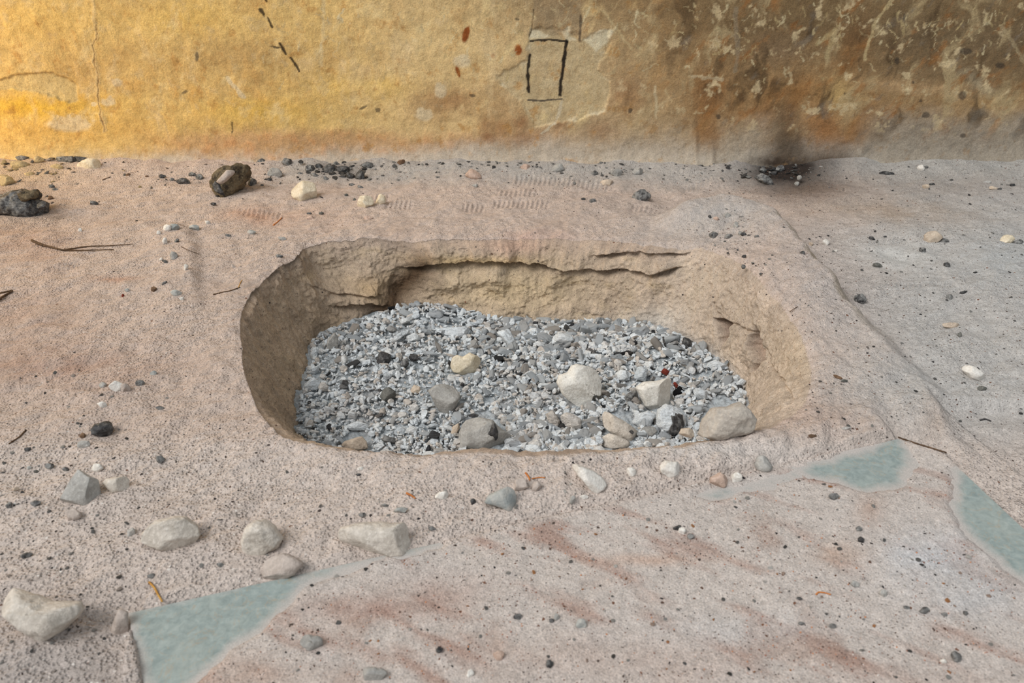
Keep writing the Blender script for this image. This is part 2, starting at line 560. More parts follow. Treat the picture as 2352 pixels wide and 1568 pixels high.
# ------------------------------------------------------------------ floor with the pit dug into it
def build_floor():
    NA, NO, NW, NB = 1800, 440, 170, 16
    a = np.linspace(-np.pi, np.pi, NA, endpoint=False)
    rr, rb = r_rim(a), r_bot(a)
    ca, sa = np.cos(a), np.sin(a)
    # outer limit: a rectangle
    X0, X1, Y0, Y1 = -5.5, 5.5, -1.3, YW + 0.12
    with np.errstate(divide='ignore'):
        tx = np.where(ca > 0, (X1 - C0[0]) / ca, (X0 - C0[0]) / ca)
        ty = np.where(sa > 0, (Y1 - C0[1]) / sa, (Y0 - C0[1]) / sa)
    ro = np.minimum(np.abs(tx), np.abs(ty))
    k = np.linspace(0, 1, NO)
    g = (np.exp(2.3 * k) - 1) / (math.exp(2.3) - 1)
    R = rr[None, :] + (ro - rr)[None, :] * g[::-1][:, None]      # from far to rim
    X = (C0[0] + R * ca).ravel(); Y = (C0[1] + R * sa).ravel()
    Z = ground(X, Y)
    A = np.tile(a, NO)
    d = R.ravel() - r_rim(A)
    lumpy = fbm(X, Y, 30, 2, 91)
    lf_ = np.tile(sm(2.2, 2.6, a) + sm(-2.0, -2.5, a), NO)
    Z = Z - 0.012 * (1 - 0.7 * lf_) * np.exp(-d / 0.018) - 0.006 * np.exp(-(d / 0.05)) * lumpy
    # pit wall
    v = np.linspace(0, 1, NW)[1:]
    soft = np.clip(1.25 - angdiff(a, 0.05) / 0.9, 0, 1)             # the right side is a gentle slope
    front = np.clip(1.3 - angdiff(a, -np.pi / 2) / 0.8, 0, 1)
    p = 1.15 - 0.5 * soft - 0.5 * front
    V, P = np.meshgrid(v, p, indexing='ij')
    s = V ** P
    zt = Z[-NA:]
    zb = ZA - 0.07
    WR = rr[None, :] + (rb - rr)[None, :] * s
    WZ = zt[None, :] + (zb - zt)[None, :] * V
    x = (C0[0] + WR * ca).ravel(); y = (C0[1] + WR * sa).ravel(); z = WZ.ravel()
    bx, by = proj(x, y, z)
    aa = np.tile(a, NW - 1)
    P3 = np.stack([x, y, z], 1)
    V1 = V.ravel()
    D = np.zeros(len(x))
    back = sm(0.55, 0.9, aa) * sm(2.75, 2.3, aa)
    leftw = sm(2.2, 2.6, aa) + sm(-2.0, -2.5, aa)
    # beds: noise flattened vertically on the back wall, drawn out downwards on the left
    Q = P3 * np.array((1, 1, 2.6)); QL = P3 * np.array((1, 1, 0.35))
    env = sm(0.0, 0.06, V1)
    D += env * back * (0.024 * fbm3(P3 * np.array((1, 1, 1.5)), 6, 3, 2) + 0.007 * (1 - 2 * np.abs(fbm3(P3 * np.array((1, 1, 1.7)), 9, 3, 5))))
    D += env * leftw * (0.028 * fbm3(QL, 7, 3, 8) + 0.010 * (1 - 2 * np.abs(fbm3(QL, 16, 2, 9))))
    D += env * (0.012 * fbm3(P3, 10, 3, 4) + 0.010 * fbm3(P3, 30, 3, 6) + 0.006 * fbm3(P3, 70, 2, 26))
    # overhanging ledges on the back wall
    def ledge(pts, depth, thick, cut):
        lx = np.array([q[0] for q in pts], float); ly = np.array([q[1] for q in pts], float)
        yy = np.interp(bx, lx, ly) + 8 * fbm(bx, bx * 0 + lx[0], 1 / 45, 4, 3, 0.65)
        fade = sm(lx[0] - 30, lx[0] + 30, bx) * sm(lx[-1] + 30, lx[-1] - 30, bx) * back * np.clip(0.75 + 1.1 * fbm(bx, bx * 0 + lx[0], 1 / 60, 3, 19), 0.15, 1.3)
        t = yy - by
        return fade * (depth * np.where(t > 0, sm(0, 3, t) * sm(thick, thick * 0.3, t), 0) - cut * np.where(t <= 0, np.exp(-(t / 12) ** 2), 0))
    D += ledge([(930, 612), (1000, 600), (1100, 593), (1240, 598), (1290, 612), (1365, 612)], 0.038, 60, 0.022)
    D += ledge([(1375, 580), (1440, 575), (1560, 581), (1650, 575)], 0.022, 30, 0.018)
    D += ledge([(1365, 612), (1420, 612), (1500, 628), (1560, 610)], 0.030, 34, 0.020)
    D += ledge([(760, 700), (830, 690), (900, 700)], 0.024, 40, 0.016)
    D += ledge([(700, 650), (760, 668), (860, 672)], 0.018, 34, 0.012)
    for cx, cy, r, h in ((1030, 640, 30, .03), (1125, 638, 38, .032), (1205, 640, 30, .022), (1285, 622, 26, .028), (1270, 645, 22, .02), (850, 640, 60, .03), (1420, 640, 40, .016),
                         (1510, 650, 30, .016), (900, 700, 40, .02), (1050, 700, 60, .02), (1250, 710, 80, .02), (780, 690, 60, .02), (1180, 565, 70, .012), (1330, 572, 60, .012), (1560, 572, 50, .014), (1620, 580, 36, .012)):
        D += h * blob(bx, by, cx, cy, r, r * 0.72) * back * (1 + 0.6 * lump3(P3))
    D -= 0.035 * blob(bx, by, 915, 665, 34, 40, 25) * back
    # eroded hollows on the right
    right = sm(1.1, 0.7, np.abs(aa))
    wx = bx + 7 * fbm(bx, by, 1 / 30, 2, 70); wy = by + 7 * fbm(bx, by, 1 / 30, 2, 71)
    h1 = poly_sd(wx, wy, [(1640, 730), (1678, 740), (1672, 768), (1654, 800), (1645, 780)])
    h2 = poly_sd(wx, wy, [(1718, 768), (1734, 750), (1748, 775), (1762, 822), (1742, 848), (1722, 856), (1730, 830), (1716, 800)])
    D -= right * (0.07 * sm(2, -10, h1) + 0.065 * sm(2, -9, h2))
    cr, _, _ = seg_dist(wx, wy, [(1640, 700), (1660, 740), (1690, 745), (1715, 760), (1740, 760), (1765, 815), (1770, 850), (1800, 880), (1815, 920)])
    D -= right * 0.012 * np.exp(-(cr / 4) ** 2)
    D += right * 0.02 * blob(wx, wy, 1735, 800, 26, 30)
    ex_, ey_ = -np.cos(aa), -np.sin(aa)
    D = D * env
    x = x + D * ex_; y = y + D * ey_; z = z + 0.25 * D * (1 - V1) * soft.repeat(1)[np.tile(np.arange(NA), NW - 1)]
    # floor of the pit below the ash
    br = rb[None, :] * np.linspace(0.97, 0.15, NB)[:, None]
    fx = (C0[0] + br * ca).ravel(); fy = (C0[1] + br * sa).ravel(); fz = np.full(len(fx), zb)
    co = np.concatenate([np.stack([X, Y, Z], 1), np.stack([x, y, z], 1), np.stack([fx, fy, fz], 1)])
    me = grid_mesh('floor', co, NA, NO + NW - 1 + NB, wrap=True)
    # ---- colours
    nO = len(X)
    col = np.zeros((len(co), 3)); pock = np.zeros(len(co)); grit = np.full(len(co), 0.5)
    gx, gy = proj(X, Y, 0 * X)
    cO = np.tile(lin((189, 171, 159)), (nO, 1))
    w1 = fbm(X, Y, 3.0, 4, 51); w2 = fbm(X, Y, 9.0, 3, 52); w3 = fbm(X, Y, 1.2, 2, 53)
    paint(cO, sm(0.0, 0.6, w1) * 0.35, (204, 186, 174))
    paint(cO, sm(0.1, 0.7, -w1) * 0.40, (164, 140, 122))
    paint(cO, sm(0.1, 0.7, w2) * 0.3, (176, 160, 150))
    # greyer ground to the right and by the wall
    paint(cO, sm(1750, 2150, gx + 100 * w1) * sm(1150, 850, gy) * 0.85, (177, 175, 172))
    paint(cO, sm(440, 395, gy + 12 * w2) * sm(560, 700, gx) * 0.75, (166, 163, 158))
    paint(cO, blob(gx, gy, 1650, 520, 190, 60) * 0.7, (176, 172, 168))
    paint(cO, blob(gx, gy, 1900, 660, 120, 90, 40) * 0.6, (176, 167, 162))
    paint(cO, blob(gx, gy, 2060, 570, 90, 30, 8) * 0.9, (190, 188, 184))
    paint(cO, blob(gx, gy, 2320, 590, 90, 60) * 0.6, (172, 174, 174))
    paint(cO, blob(gx, gy, 2050, 480, 200, 26, 5) * (0.45 + 0.3 * w2), (158, 132, 106))
    paint(cO, blob(gx, gy, 2150, 430, 260, 30) * 0.35, (140, 122, 108))
    # redder patches on the left
    for cx, cy, rx, ry, k_, c_ in ((60, 560, 110, 50, .55, (158, 124, 104)), (140, 840, 240, 60, .55, (162, 128, 110)), (60, 720, 130, 70, .45, (166, 134, 116)), (590, 495, 80, 18, .7, (184, 142, 116)),
                                   (265, 640, 50, 8, .6, (176, 132, 108)), (700, 500, 130, 30, .3, (186, 150, 128)), (1230, 545, 90, 18, .5, (196, 158, 140)), (1880, 960, 120, 40, .35, (176, 146, 130)),
                                   (30, 470, 120, 40, .4, (150, 130, 112)), (2150, 960, 30, 60, .35, (160, 132, 110)), (1640, 440, 120, 16, .3, (184, 162, 146))):
        paint(cO, blob(gx, gy, cx, cy, rx, ry) * k_ * (0.8 + 0.8 * w2), c_)
    # bare brown earth on the broken faces of the ridges
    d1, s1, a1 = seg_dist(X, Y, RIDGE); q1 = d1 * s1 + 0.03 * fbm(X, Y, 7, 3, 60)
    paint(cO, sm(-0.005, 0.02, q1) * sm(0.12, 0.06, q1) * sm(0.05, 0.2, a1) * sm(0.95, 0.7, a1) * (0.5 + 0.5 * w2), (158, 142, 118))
    # near bank
    paint(cO, sm(960, 1060, gy) * 0.75, (198, 185, 176))
    paint(cO, blob(gx, gy, 1600, 1040, 260, 22) * 0.5, (204, 198, 193))
    paint(cO, sm(1250, 1560, gy) * sm(520, 150, gx) * 0.6, (164, 155, 150))
    # soot and burnt earth at the foot of the wall
    paint(cO, blob(gx, gy, 1860, 425, 110, 24) * 0.8, (108, 90, 76))
    paint(cO, blob(gx + 20 * w2, gy, 1805, 392, 96, 28) * 1.3, (50, 43, 39))
    paint(cO, blob(gx, gy, 1930, 372, 30, 8) * 0.8, (84, 66, 50))
    paint(cO, blob(gx, gy, 60, 400, 110, 22) * 0.6, (176, 152, 116))  # yellow tint of the warm light, painted onto the left corner floor
    paint(cO, blob(gx, gy, 30, 470, 90, 40) * 0.6, (104, 92, 82))
    paint(cO, blob(gx, gy, 780, 398, 70, 16) * 0.6, (120, 112, 106))
    # slab dust: reddish grit drifts
    sd = poly_sd(X, Y, SLAB)
    ins = sm(0.0, -0.03, sd)
    paint(cO, ins * 0.9, (192, 182, 175))
    streak = fbm((X - 0.6 * Y) * 1.0, (Y + 0.6 * X) * 4.0, 3.0, 4, 57)
    paint(cO, ins * sm(0.0, 0.55, streak) * 0.75, (160, 128, 114))
    paint(cO, ins * sm(0.15, 0.6, fbm(X, Y, 6, 4, 59)) * 0.5, (150, 120, 104))
    for cx, cy, rx, ry, k_, c_ in ((850, 1390, 160, 34, .6, (160, 126, 112)), (1010, 1350, 110, 40, .5, (158, 122, 108)), (1500, 1280, 140, 14, .5, (192, 156, 134)), (1940, 1270, 60, 30, .6, (170, 134, 108)),
                                   (2000, 1160, 34, 40, .6, (164, 130, 110)), (2130, 1280, 110, 70, .8, (196, 196, 198)), (2250, 1360, 120, 60, .7, (188, 186, 186)), (1250, 1500, 200, 60, .4, (172, 146, 132)),
                                   (560, 1540, 140, 40, .7, (168, 136, 118)), (1560, 1520, 200, 60, .35, (168, 138, 124)), (1700, 1440, 200, 40, .5, (194, 190, 188)), (2100, 1560, 200, 40, .4, (166, 140, 126))):
        paint(cO, ins * blob(gx, gy, cx, cy, rx, ry) * k_ * (0.8 + 0.8 * w2), c_)
    tint = 1 + 0.10 * fbm(X, Y, 24, 3, 61)
    cO *= tint[:, None]
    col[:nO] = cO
    pock[:nO] = np.clip(0.3 + sm(900, 1150, gy) * 0.5 + 0.35 * sm(700, 300, gx) + 0.5 * w1, 0.05, 1.0) * (1 - 0.75 * ins)
    grit[:nO] = np.clip(0.5 + 0.5 * w1 + 0.35 * sm(1500, 1900, gx) * sm(1100, 800, gy) + 0.4 * sm(450, 390, gy) + ins * (0.3 * w3 + 0.35 * sm(0, .5, streak)) - 0.3 * blob(gx, gy, 1600, 1040, 300, 30), 0, 1.3)
    # pit wall colours
    nW = len(x)
    cW = np.tile(lin((186, 163, 140)), (nW, 1))
    f1 = fbm3(P3, 5, 4, 12); f2 = fbm3(P3, 14, 3, 13); f3 = fbm3(Q, 9, 4, 14)
    paint(cW, sm(0.0, 0.5, f1) * 0.6, (194, 172, 140))
    paint(cW, sm(0.0, 0.5, -f1) * 0.5, (158, 136, 110))
    paint(cW, sm(0.05, 0.5, f3) * 0.4 * back, (200, 172, 126))
    paint(cW, sm(0.22, 0.0, V1) * 0.7, (184, 160, 142))
    paint(cW, back * blob(bx, by, 1170, 660, 190, 60) * 0.65, (205, 178, 134))
    paint(cW, back * blob(bx, by, 1090, 590, 150, 12) * 0.6, (206, 170, 112))
    paint(cW, back * blob(bx, by, 1180, 560, 80, 16) * 0.5, (204, 160, 136))
    paint(cW, back * blob(bx, by, 850, 655, 70, 30) * 0.5, (200, 164, 112))
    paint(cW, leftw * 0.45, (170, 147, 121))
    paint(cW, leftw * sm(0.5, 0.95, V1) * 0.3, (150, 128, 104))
    paint(cW, right * 0.5, (194, 178, 162))
    paint(cW, right * blob(bx, by, 1840, 820, 60, 90) * 0.5, (196, 172, 140))
    paint(cW, right * sm(0.62, 0.95, V1) * sm(1720, 1650, bx) * 0.8, (184, 180, 176))
    paint(cW, back * blob(bx, by, 1560, 735, 120, 30) * 0.7, (188, 182, 174))
    paint(cW, back * blob(bx, by, 1250, 738, 140, 18) * 0.5, (186, 172, 156))
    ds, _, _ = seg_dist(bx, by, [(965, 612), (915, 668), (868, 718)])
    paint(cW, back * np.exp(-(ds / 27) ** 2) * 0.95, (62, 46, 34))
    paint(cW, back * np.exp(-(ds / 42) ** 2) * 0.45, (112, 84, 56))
    paint(cW, back * blob(bx, by, 1155, 620, 12, 12) * 0.6, (120, 108, 92))
    dr2, _, _ = seg_dist(bx, by, [(560, 690), (620, 632), (680, 596), (690, 580)])
    paint(cW, np.exp(-(dr2 / 11) ** 2) * 0.7 * sm(0.1, 0.4, f2 + 0.35), (82, 74, 66))
    hole = right * np.maximum(sm(2, -8, h1), sm(2, -8, h2))
    paint(cW, hole * 0.35, (166, 124, 100))
    gr_ = cW.mean(1, keepdims=True)
    kk_ = (1 - 0.55 * leftw)[:, None]
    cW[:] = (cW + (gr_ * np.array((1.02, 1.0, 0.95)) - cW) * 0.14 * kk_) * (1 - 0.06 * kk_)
    cW *= (1 + 0.34 * f2 + 0.16 * fbm3(P3, 45, 2, 15))[:, None]
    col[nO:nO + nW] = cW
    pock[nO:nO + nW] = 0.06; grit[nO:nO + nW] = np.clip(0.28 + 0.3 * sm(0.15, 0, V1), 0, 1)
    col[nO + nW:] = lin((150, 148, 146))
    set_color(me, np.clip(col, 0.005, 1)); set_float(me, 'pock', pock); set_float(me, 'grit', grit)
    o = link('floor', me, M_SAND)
    tag(o, 'trampled pinkish sand floor with a fire pit dug into it', 'floor', kind='structure')
    return o

def lump3(p):
    return fbm3(p, 20, 2, 44)

# ------------------------------------------------------------------ back wall
def build_wall():
    xs = np.concatenate([np.linspace(-5.5, -3.0, 60)[:-1], np.linspace(-3.0, 3.0, 1500), np.linspace(3.0, 5.5, 60)[1:]])
    zs = np.concatenate([np.linspace(-0.12, 0.95, 270), np.linspace(0.95, 2.8, 70)[1:]])
    X, Z = np.meshgrid(xs, zs)
    X = X.ravel(); Z = Z.ravel()
    px, py = proj(X, 0 * X + YW, Z)
    n = len(X)
    w = fbm(X, Z, 1.3, 3, 1); w2 = fbm(X, Z, 4.5, 4, 2); w3 = fbm(X, Z, 14, 3, 4); w4 = fbm(X * 3.2, Z, 2.2, 4, 6); w5 = fbm(X, Z, 34, 3, 8)
    wx = px + 16 * w2 + 10 * w3; wy = py + 16 * fbm(X, Z, 4.5, 3, 9) + 10 * w5
    c = np.tile(lin((224, 190, 124)), (n, 1))
    # left: ochre plaster, right: dirtier and browner
    paint(c, sm(0.0, 0.5, w) * 0.5, (232, 196, 128)); paint(c, sm(0.0, 0.5, -w2) * 0.45, (196, 156, 98))
    paint(c, sm(700, 1000, wx) * 0.7, (226, 197, 146)); paint(c, sm(1020, 1300, wx) * 0.8, (192, 166, 128))
    paint(c, sm(1330, 1720, wx + 0.5 * (300 - wy)) * 0.9, (160, 128, 88))
    paint(c, sm(210, 40, wy) * sm(1380, 1750, wx) * 0.85, (112, 92, 66))
    paint(c, sm(260, 150, wy) * sm(1900, 2120, wx) * 0.75, (116, 97, 72))
    paint(c, sm(90, 10, wy) * sm(850, 1300, wx) * 0.5, (140, 116, 82))
    # mid-left darker smear, warm light's glow painted as a yellow strip under it
    paint(c, blob(wx, wy, 560, 130, 150, 40) * 0.6, (186, 150, 98)); paint(c, blob(wx, wy, 260, 140, 160, 40) * 0.4, (196, 160, 98))
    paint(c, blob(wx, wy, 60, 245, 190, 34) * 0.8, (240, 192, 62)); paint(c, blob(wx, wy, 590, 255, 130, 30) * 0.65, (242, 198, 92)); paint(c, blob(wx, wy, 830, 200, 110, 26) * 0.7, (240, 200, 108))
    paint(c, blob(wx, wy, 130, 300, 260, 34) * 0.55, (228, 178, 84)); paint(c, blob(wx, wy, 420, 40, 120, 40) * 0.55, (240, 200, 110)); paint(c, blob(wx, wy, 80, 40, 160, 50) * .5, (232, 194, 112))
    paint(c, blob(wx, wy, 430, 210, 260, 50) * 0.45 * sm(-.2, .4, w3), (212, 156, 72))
    # peachy lower band and grey dust splash
    paint(c, sm(285, 330, wy) * sm(250, 520, wx) * sm(1420, 1180, wx) * 0.8, (200, 158, 118))
    paint(c, sm(290, 340, wy) * sm(300, 600, wx) * sm(1150, 1000, wx) * sm(-0.1, 0.35, w3) * 0.6, (214, 152, 96))
    paint(c, sm(308, 352, wy - 26 * sm(1150, 600, wx)) * (0.9 - 0.6 * sm(260, 60, wx)), (196, 184, 168)); paint(c, sm(270, 350, wy) * sm(1400, 1900, wx) * 0.6, (160, 152, 140))
    paint(c, blob(wx, wy, 1170, 345, 70, 30) * 0.7, (188, 174, 154)); paint(c, blob(wx, wy, 1450, 330, 200, 50) * 0.6, (184, 166, 144))
    # brown damp stains in the middle
    for cx, cy, rx, ry, k in ((1040, 235, 60, 34, .7), (1120, 285, 22, 24, .7), (1155, 290, 18, 22, .7), (1195, 282, 16, 22, .8), (1285, 285, 18, 28, .7), (1125, 315, 18, 14, .8), (1200, 320, 30, 20, .5),
                              (1430, 215, 60, 40, .6), (1380, 300, 40, 24, .5), (1160, 240, 50, 60, .4), (985, 245, 40, 40, .4), (1235, 315, 16, 12, .5)):
        paint(c, blob(wx, wy, cx, cy, rx, ry) * k, (158, 114, 76))
    for cx, cy, rx, ry, r_ in ((1133, 130, 5, 6, 0), (1052, 165, 5, 14, -15), (1070, 78, 8, 22, 15), (1190, 115, 10, 14, 0)):
        paint(c, sm(0.25, 0.6, blob(wx * .3 + px * .7, wy * .3 + py * .7, cx, cy, rx, ry, r_) + 0.2 * w5), (150, 84, 40))
    # bare patch round the drawn doorway
    patch = poly_sd(wx, wy, [(1218, 60), (1300, 70), (1330, 92), (1405, 66), (1400, 110), (1372, 160), (1400, 185), (1390, 260), (1330, 275), (1225, 300), (1195, 230), (1140, 175), (1212, 140)])
    paint(c, sm(6, -6, patch) * 0.85, (203, 182, 142)); paint(c, sm(8, 0, np.abs(patch + 3)) * 0.5 * sm(0, .4, w3), (226, 214, 186))
    paint(c, sm(6, -6, patch) * sm(0.0, 0.5, w5) * 0.4, (168, 144, 104)); paint(c, sm(6, -6, patch) * sm(0.0, 0.5, w3) * 0.3, (216, 200, 164))
    top = poly_sd(px + 3 * w3, py + 3 * w5, [(1226, -10), (1335, -10), (1334, 80), (1222, 86)])
    paint(c, sm(3, -3, top) * 0.6, (150, 130, 102))
    for pts in ([(1218, 66), (1240, 72), (1262, 84), (1240, 90), (1216, 88)], [(1290, 70), (1310, 60), (1306, 84), (1325, 92), (1300, 94)], [(1340, 92), (1380, 68), (1410, 70), (1395, 96), (1370, 118), (1352, 100)]):
        paint(c, sm(4, -3, poly_sd(px + 3 * w3, py + 3 * w5, pts)) * 0.85, (228, 216, 184))
    # brown streaks and soot on the right
    paint(c, sm(1560, 1620, wx) * sm(2060, 1960, wx) * sm(150, 210, wy) * sm(360, 300, wy) * sm(-0.3, 0.3, w4) * 0.75, (152, 108, 62))
    paint(c, blob(wx, wy, 1960, 120, 30, 90, 18) * 0.55, (124, 84, 46)); paint(c, blob(wx, wy, 1900, 290, 50, 50, 25) * 0.6, (166, 116, 72)); paint(c, blob(wx, wy, 1630, 220, 40, 60) * 0.5, (140, 104, 70))
    paint(c, blob(wx, wy, 1930, 215, 36, 34) * 0.8, (200, 168, 112)); paint(c, blob(wx, wy, 2110, 205, 130, 16, 6) * 0.6, (198, 164, 122)); paint(c, blob(wx, wy, 2280, 250, 60, 24) * 0.6, (196, 160, 108))
    paint(c, sm(225, 300, wy) * sm(1950, 2060, wx) * 0.85, (158, 146, 130)); paint(c, blob(wx, wy, 1720, 310, 80, 34, -20) * 0.8, (178, 164, 144))
    paint(c, blob(wx, wy, 2250, 190, 60, 16, 30) * 0.5, (190, 176, 146)); paint(c, blob(wx, wy, 1790, 120, 60, 40) * 0.4, (128, 108, 88))
    for cx, wd, y0, y1, k in ((1805, 26, 190, 372, .55), (1795, 34, 260, 380, .4), (1930, 30, 300, 380, .45), (1640, 7, 280, 360, .5), (1600, 5, 230, 340, .4), (1760, 9, 330, 380, .6), (1835, 8, 240, 330, .4), (1900, 26, 350, 382, .7)):
        paint(c, np.exp(-((wx * .5 + px * .5 - cx - 4 * w3) / wd) ** 2) * sm(y0, y0 + 90, wy) * sm(y1 + 40, y1, py) * k, (70, 54, 40))
    paint(c, blob(px + 20 * w3, py + 10 * w5, 1800, 372, 84, 16) * 1.1, (50, 41, 35)); paint(c, blob(px + 20 * w3, py + 12 * w2, 1850, 350, 110, 24) * 0.5, (96, 76, 58)); paint(c, blob(px + 16 * w3, py, 1905, 366, 52, 12) * 0.8, (74, 58, 45)); paint(c, blob(px + 20 * w2, py, 1810, 335, 30, 36) * 0.5, (92, 80, 66))
    # worn patches: vertical drags of lime, soot and rust over the plaster
    rt = sm(1250, 1650, px)
    v1 = fbm(X * 7 + 0.8 * w2, Z * 2.6, 1.0, 5, 81, 0.62); v2 = fbm(X * 5 - Z * 2.0, Z * 4, 1.6, 5, 83, 0.62); v3 = fbm(X, Z, 11, 5, 85, 0.65)
    paint(c, rt * sm(0.08, 0.4, v1) * 0.75 * sm(330, 230, py), (186, 164, 124)); paint(c, rt * sm(0.08, 0.42, -v1) * 0.75 * sm(340, 260, py), (84, 66, 46))
    paint(c, rt * sm(0.12, 0.42, v2) * 0.65 * sm(340, 260, py), (156, 106, 58)); paint(c, rt * sm(0.2, 0.5, -v2) * 0.45, (128, 120, 108))
    paint(c, sm(0.17, 0.36, v3) * (0.32 + 0.48 * rt) * sm(330, 260, py), (208, 186, 146)); paint(c, sm(0.2, 0.5, -v3) * (0.35 + 0.2 * rt), (150, 116, 76))
    paint(c, (1 - rt) * sm(0.12, 0.5, v2) * 0.6 * sm(320, 270, py), (238, 212, 156)); paint(c, (1 - rt) * sm(0.1, 0.5, v1) * 0.4 * sm(320, 270, py), (230, 204, 158)); paint(c, (1 - rt) * sm(0.15, 0.45, -v3) * 0.4, (204, 148, 76)); paint(c, (1 - rt) * sm(0.2, 0.6, -v1) * 0.3, (196, 146, 84))
    # pale cracks and lime scratches
    relief = 0.010 * w + 0.005 * w2 + 0.003 * w3
    def stroke(pts, wd, rgb, k, rel=0.0, jag=3.0):
        nonlocal relief
        xs_ = [q[0] for q in pts]; ys_ = [q[1] for q in pts]
        m = np.nonzero((px > min(xs_) - 30) & (px < max(xs_) + 30) & (py > min(ys_) - 30) & (py < max(ys_) + 30))[0]
        if not len(m): return
        d, _, al = seg_dist(px[m] + jag * w3[m] * 2, py[m] + jag * w5[m] * 2, pts)
        f = sm(wd, wd * 0.45, d + wd * 0.5 * w5[m]) * k
        sub = c[m]; paint(sub, f, rgb); c[m] = sub
        relief[m] += rel * f
    stroke([(216, -5), (218, 60), (222, 85), (207, 105), (216, 140), (224, 190), (226, 240), (240, 300)], 6, (226, 196, 140), .7, .002, 4)
    stroke([(221, 60), (222, 85), (208, 104), (217, 140), (225, 190), (227, 250), (240, 300)], 1.8, (150, 116, 72), .8, -.002, 4)
    stroke([(743, 0), (740, 60), (738, 150)], 5, (224, 200, 150), .6); stroke([(655, 160), (640, 190), (615, 215)], 5, (228, 192, 122), .5)
    stroke([(1690, 20), (1695, 120), (1688, 165)], 7, (150, 134, 110), .6); stroke([(2055, -5), (2015, 45), (2000, 85), (1988, 140)], 5, (196, 174, 130), .7)
    stroke([(2300, 60), (2335, 110), (2350, 140)], 6, (176, 156, 120), .6); stroke([(1385, 25), (1450, 112)], 4, (204, 182, 138), .6); stroke([(1290, 235), (1275, 285), (1245, 308)], 4, (214, 200, 172), .7)
    stroke([(1505, 200), (1508, 270)], 5, (206, 190, 154), .6); stroke([(1590, 175), (1660, 182)], 5, (200, 182, 148), .6); stroke([(520, 180), (545, 205), (558, 222)], 7, (228, 208, 168), .8)
    stroke([(330, 240), (375, 270), (390, 320)], 3, (206, 176, 126), .5); stroke([(1880, 100), (1920, 70), (1900, 130)], 8, (188, 168, 124), .5)
    rs = random.Random(11)
    for _ in range(330):
        x0 = rs.uniform(1000, 2352) if rs.random() < 0.8 else rs.uniform(600, 1000)
        y0 = rs.triangular(-10, 210, 30)
        if 1210 < x0 < 1400 and y0 > 60: continue
        an = rs.gauss(1.35, 0.75) * (1 if rs.random() < .6 else -1); ln = rs.uniform(3, 12) if rs.random() < .62 else rs.uniform(12, 34)
        stroke([(x0, y0), (x0 + ln * math.cos(an) * .6, y0 + ln * abs(math.sin(an)) * .6), (x0 + ln * math.cos(an + .4), y0 + ln * abs(math.sin(an)))], rs.uniform(1.0, 3.2), rs.choice([(206, 186, 142), (190, 168, 122), (216, 200, 160)]), rs.uniform(.3, .75), 0.0, 6)
    # worn-off plaster scab on the left
    scab = poly_sd(px + 6 * w3, py + 6 * w5, [(-20, 190), (40, 172), (110, 166), (150, 180), (172, 198), (178, 232), (165, 236), (110, 218), (60, 206), (-20, 204)])
    paint(c, sm(4, -3, scab) * 0.8, (214, 190, 136)); paint(c, sm(4, 0, np.abs(scab)) * .45, (150, 124, 84)); relief = relief - 0.006 * sm(3, -3, scab)
    for cx, cy, rx, ry in ((268, 190, 14, 12), (250, 236, 22, 10), (212, 240, 10, 8), (160, 285, 60, 22), (1012, 210, 14, 20), (975, 265, 20, 16), (1062, 140, 22, 18)):
        paint(c, sm(0.3, 0.7, blob(wx * .5 + px * .5, wy * .5 + py * .5, cx, cy, rx, ry) + .25 * w5) * .7, (230, 212, 176))
    relief = relief - 0.005 * sm(3, -3, patch)
    # small dark marks
    for cx, cy, rx, ry, r_ in ((424, 211, 8, 4, -20), (868, 253, 6, 6, 0), (835, 248, 10, 3, -30), (1650, 268, 6, 7, 0), (2115, 232, 4, 4, 0), (2098, 190, 4, 4, 0), (2128, 265, 10, 8, 0), (2210, 220, 12, 12, 0), (2218, 118, 16, 8, 0),
                               (2298, 150, 12, 7, 0), (2062, 140, 6, 9, 0), (2078, 38, 4, 9, 0), (1188, 45, 6, 3, 0), (1085, 220, 8, 4, 0), (452, 130, 5, 12, 0), (1448, 254, 5, 7, 20), (2212, 312, 8, 6, 0), (1940, 216, 3, 3, 0)):
        paint(c, sm(0.3, 0.6, blob(px + 3 * w5, py + 3 * w3, cx, cy, rx, ry, r_) + .3 * w5) * .7, (66, 58, 50))
    stroke([(598, 22), (604, 34)], 6, (40, 32, 26), .9, 0, 3); stroke([(612, 42), (625, 62)], 4, (40, 32, 26), .9, 0, 3); stroke([(622, 108), (645, 110), (652, 118)], 3.5, (44, 36, 30), .8, 0, 3)
    stroke([(644, 100), (657, 122)], 5, (40, 32, 26), .9, 0, 3); stroke([(667, 132), (686, 162)], 3.5, (40, 32, 26), .9, 0, 3); stroke([(610, -3), (613, 3)], 5, (60, 40, 20), .9, 0, 2)
    stroke([(534, 282), (534, 304)], 2, (60, 48, 36), .8)
    # charcoal drawing of a doorway
    K = (34, 26, 22)
    stroke([(1219, 95), (1262, 92), (1303, 96)], 3.6, K, .97, 0, 1); stroke([(1301, 95), (1295, 150), (1286, 219)], 5.4, K, .97, 0, 1.5)
    stroke([(1217, 127), (1213, 165), (1214, 212)], 4.6, K, .95, 0, 1.5); stroke([(1212, 231), (1250, 232), (1291, 229)], 2.4, (60, 54, 54), .9, 0, 1); stroke([(1334, 36), (1333, 62), (1331, 92)], 4.0, (84, 72, 58), .8, 0, 1)
    stroke([(1226, 20), (1222, 55), (1216, 85)], 2.0, (110, 92, 66), .8, -.002, 3)
    c *= (1 + 0.09 * w5 + 0.07 * w3)[:, None]
    flare = 0.05 * np.exp(-np.maximum(Z + 0.02, 0) / 0.06)
    co = np.stack([X, YW + 0.005 - relief - flare, Z], 1)
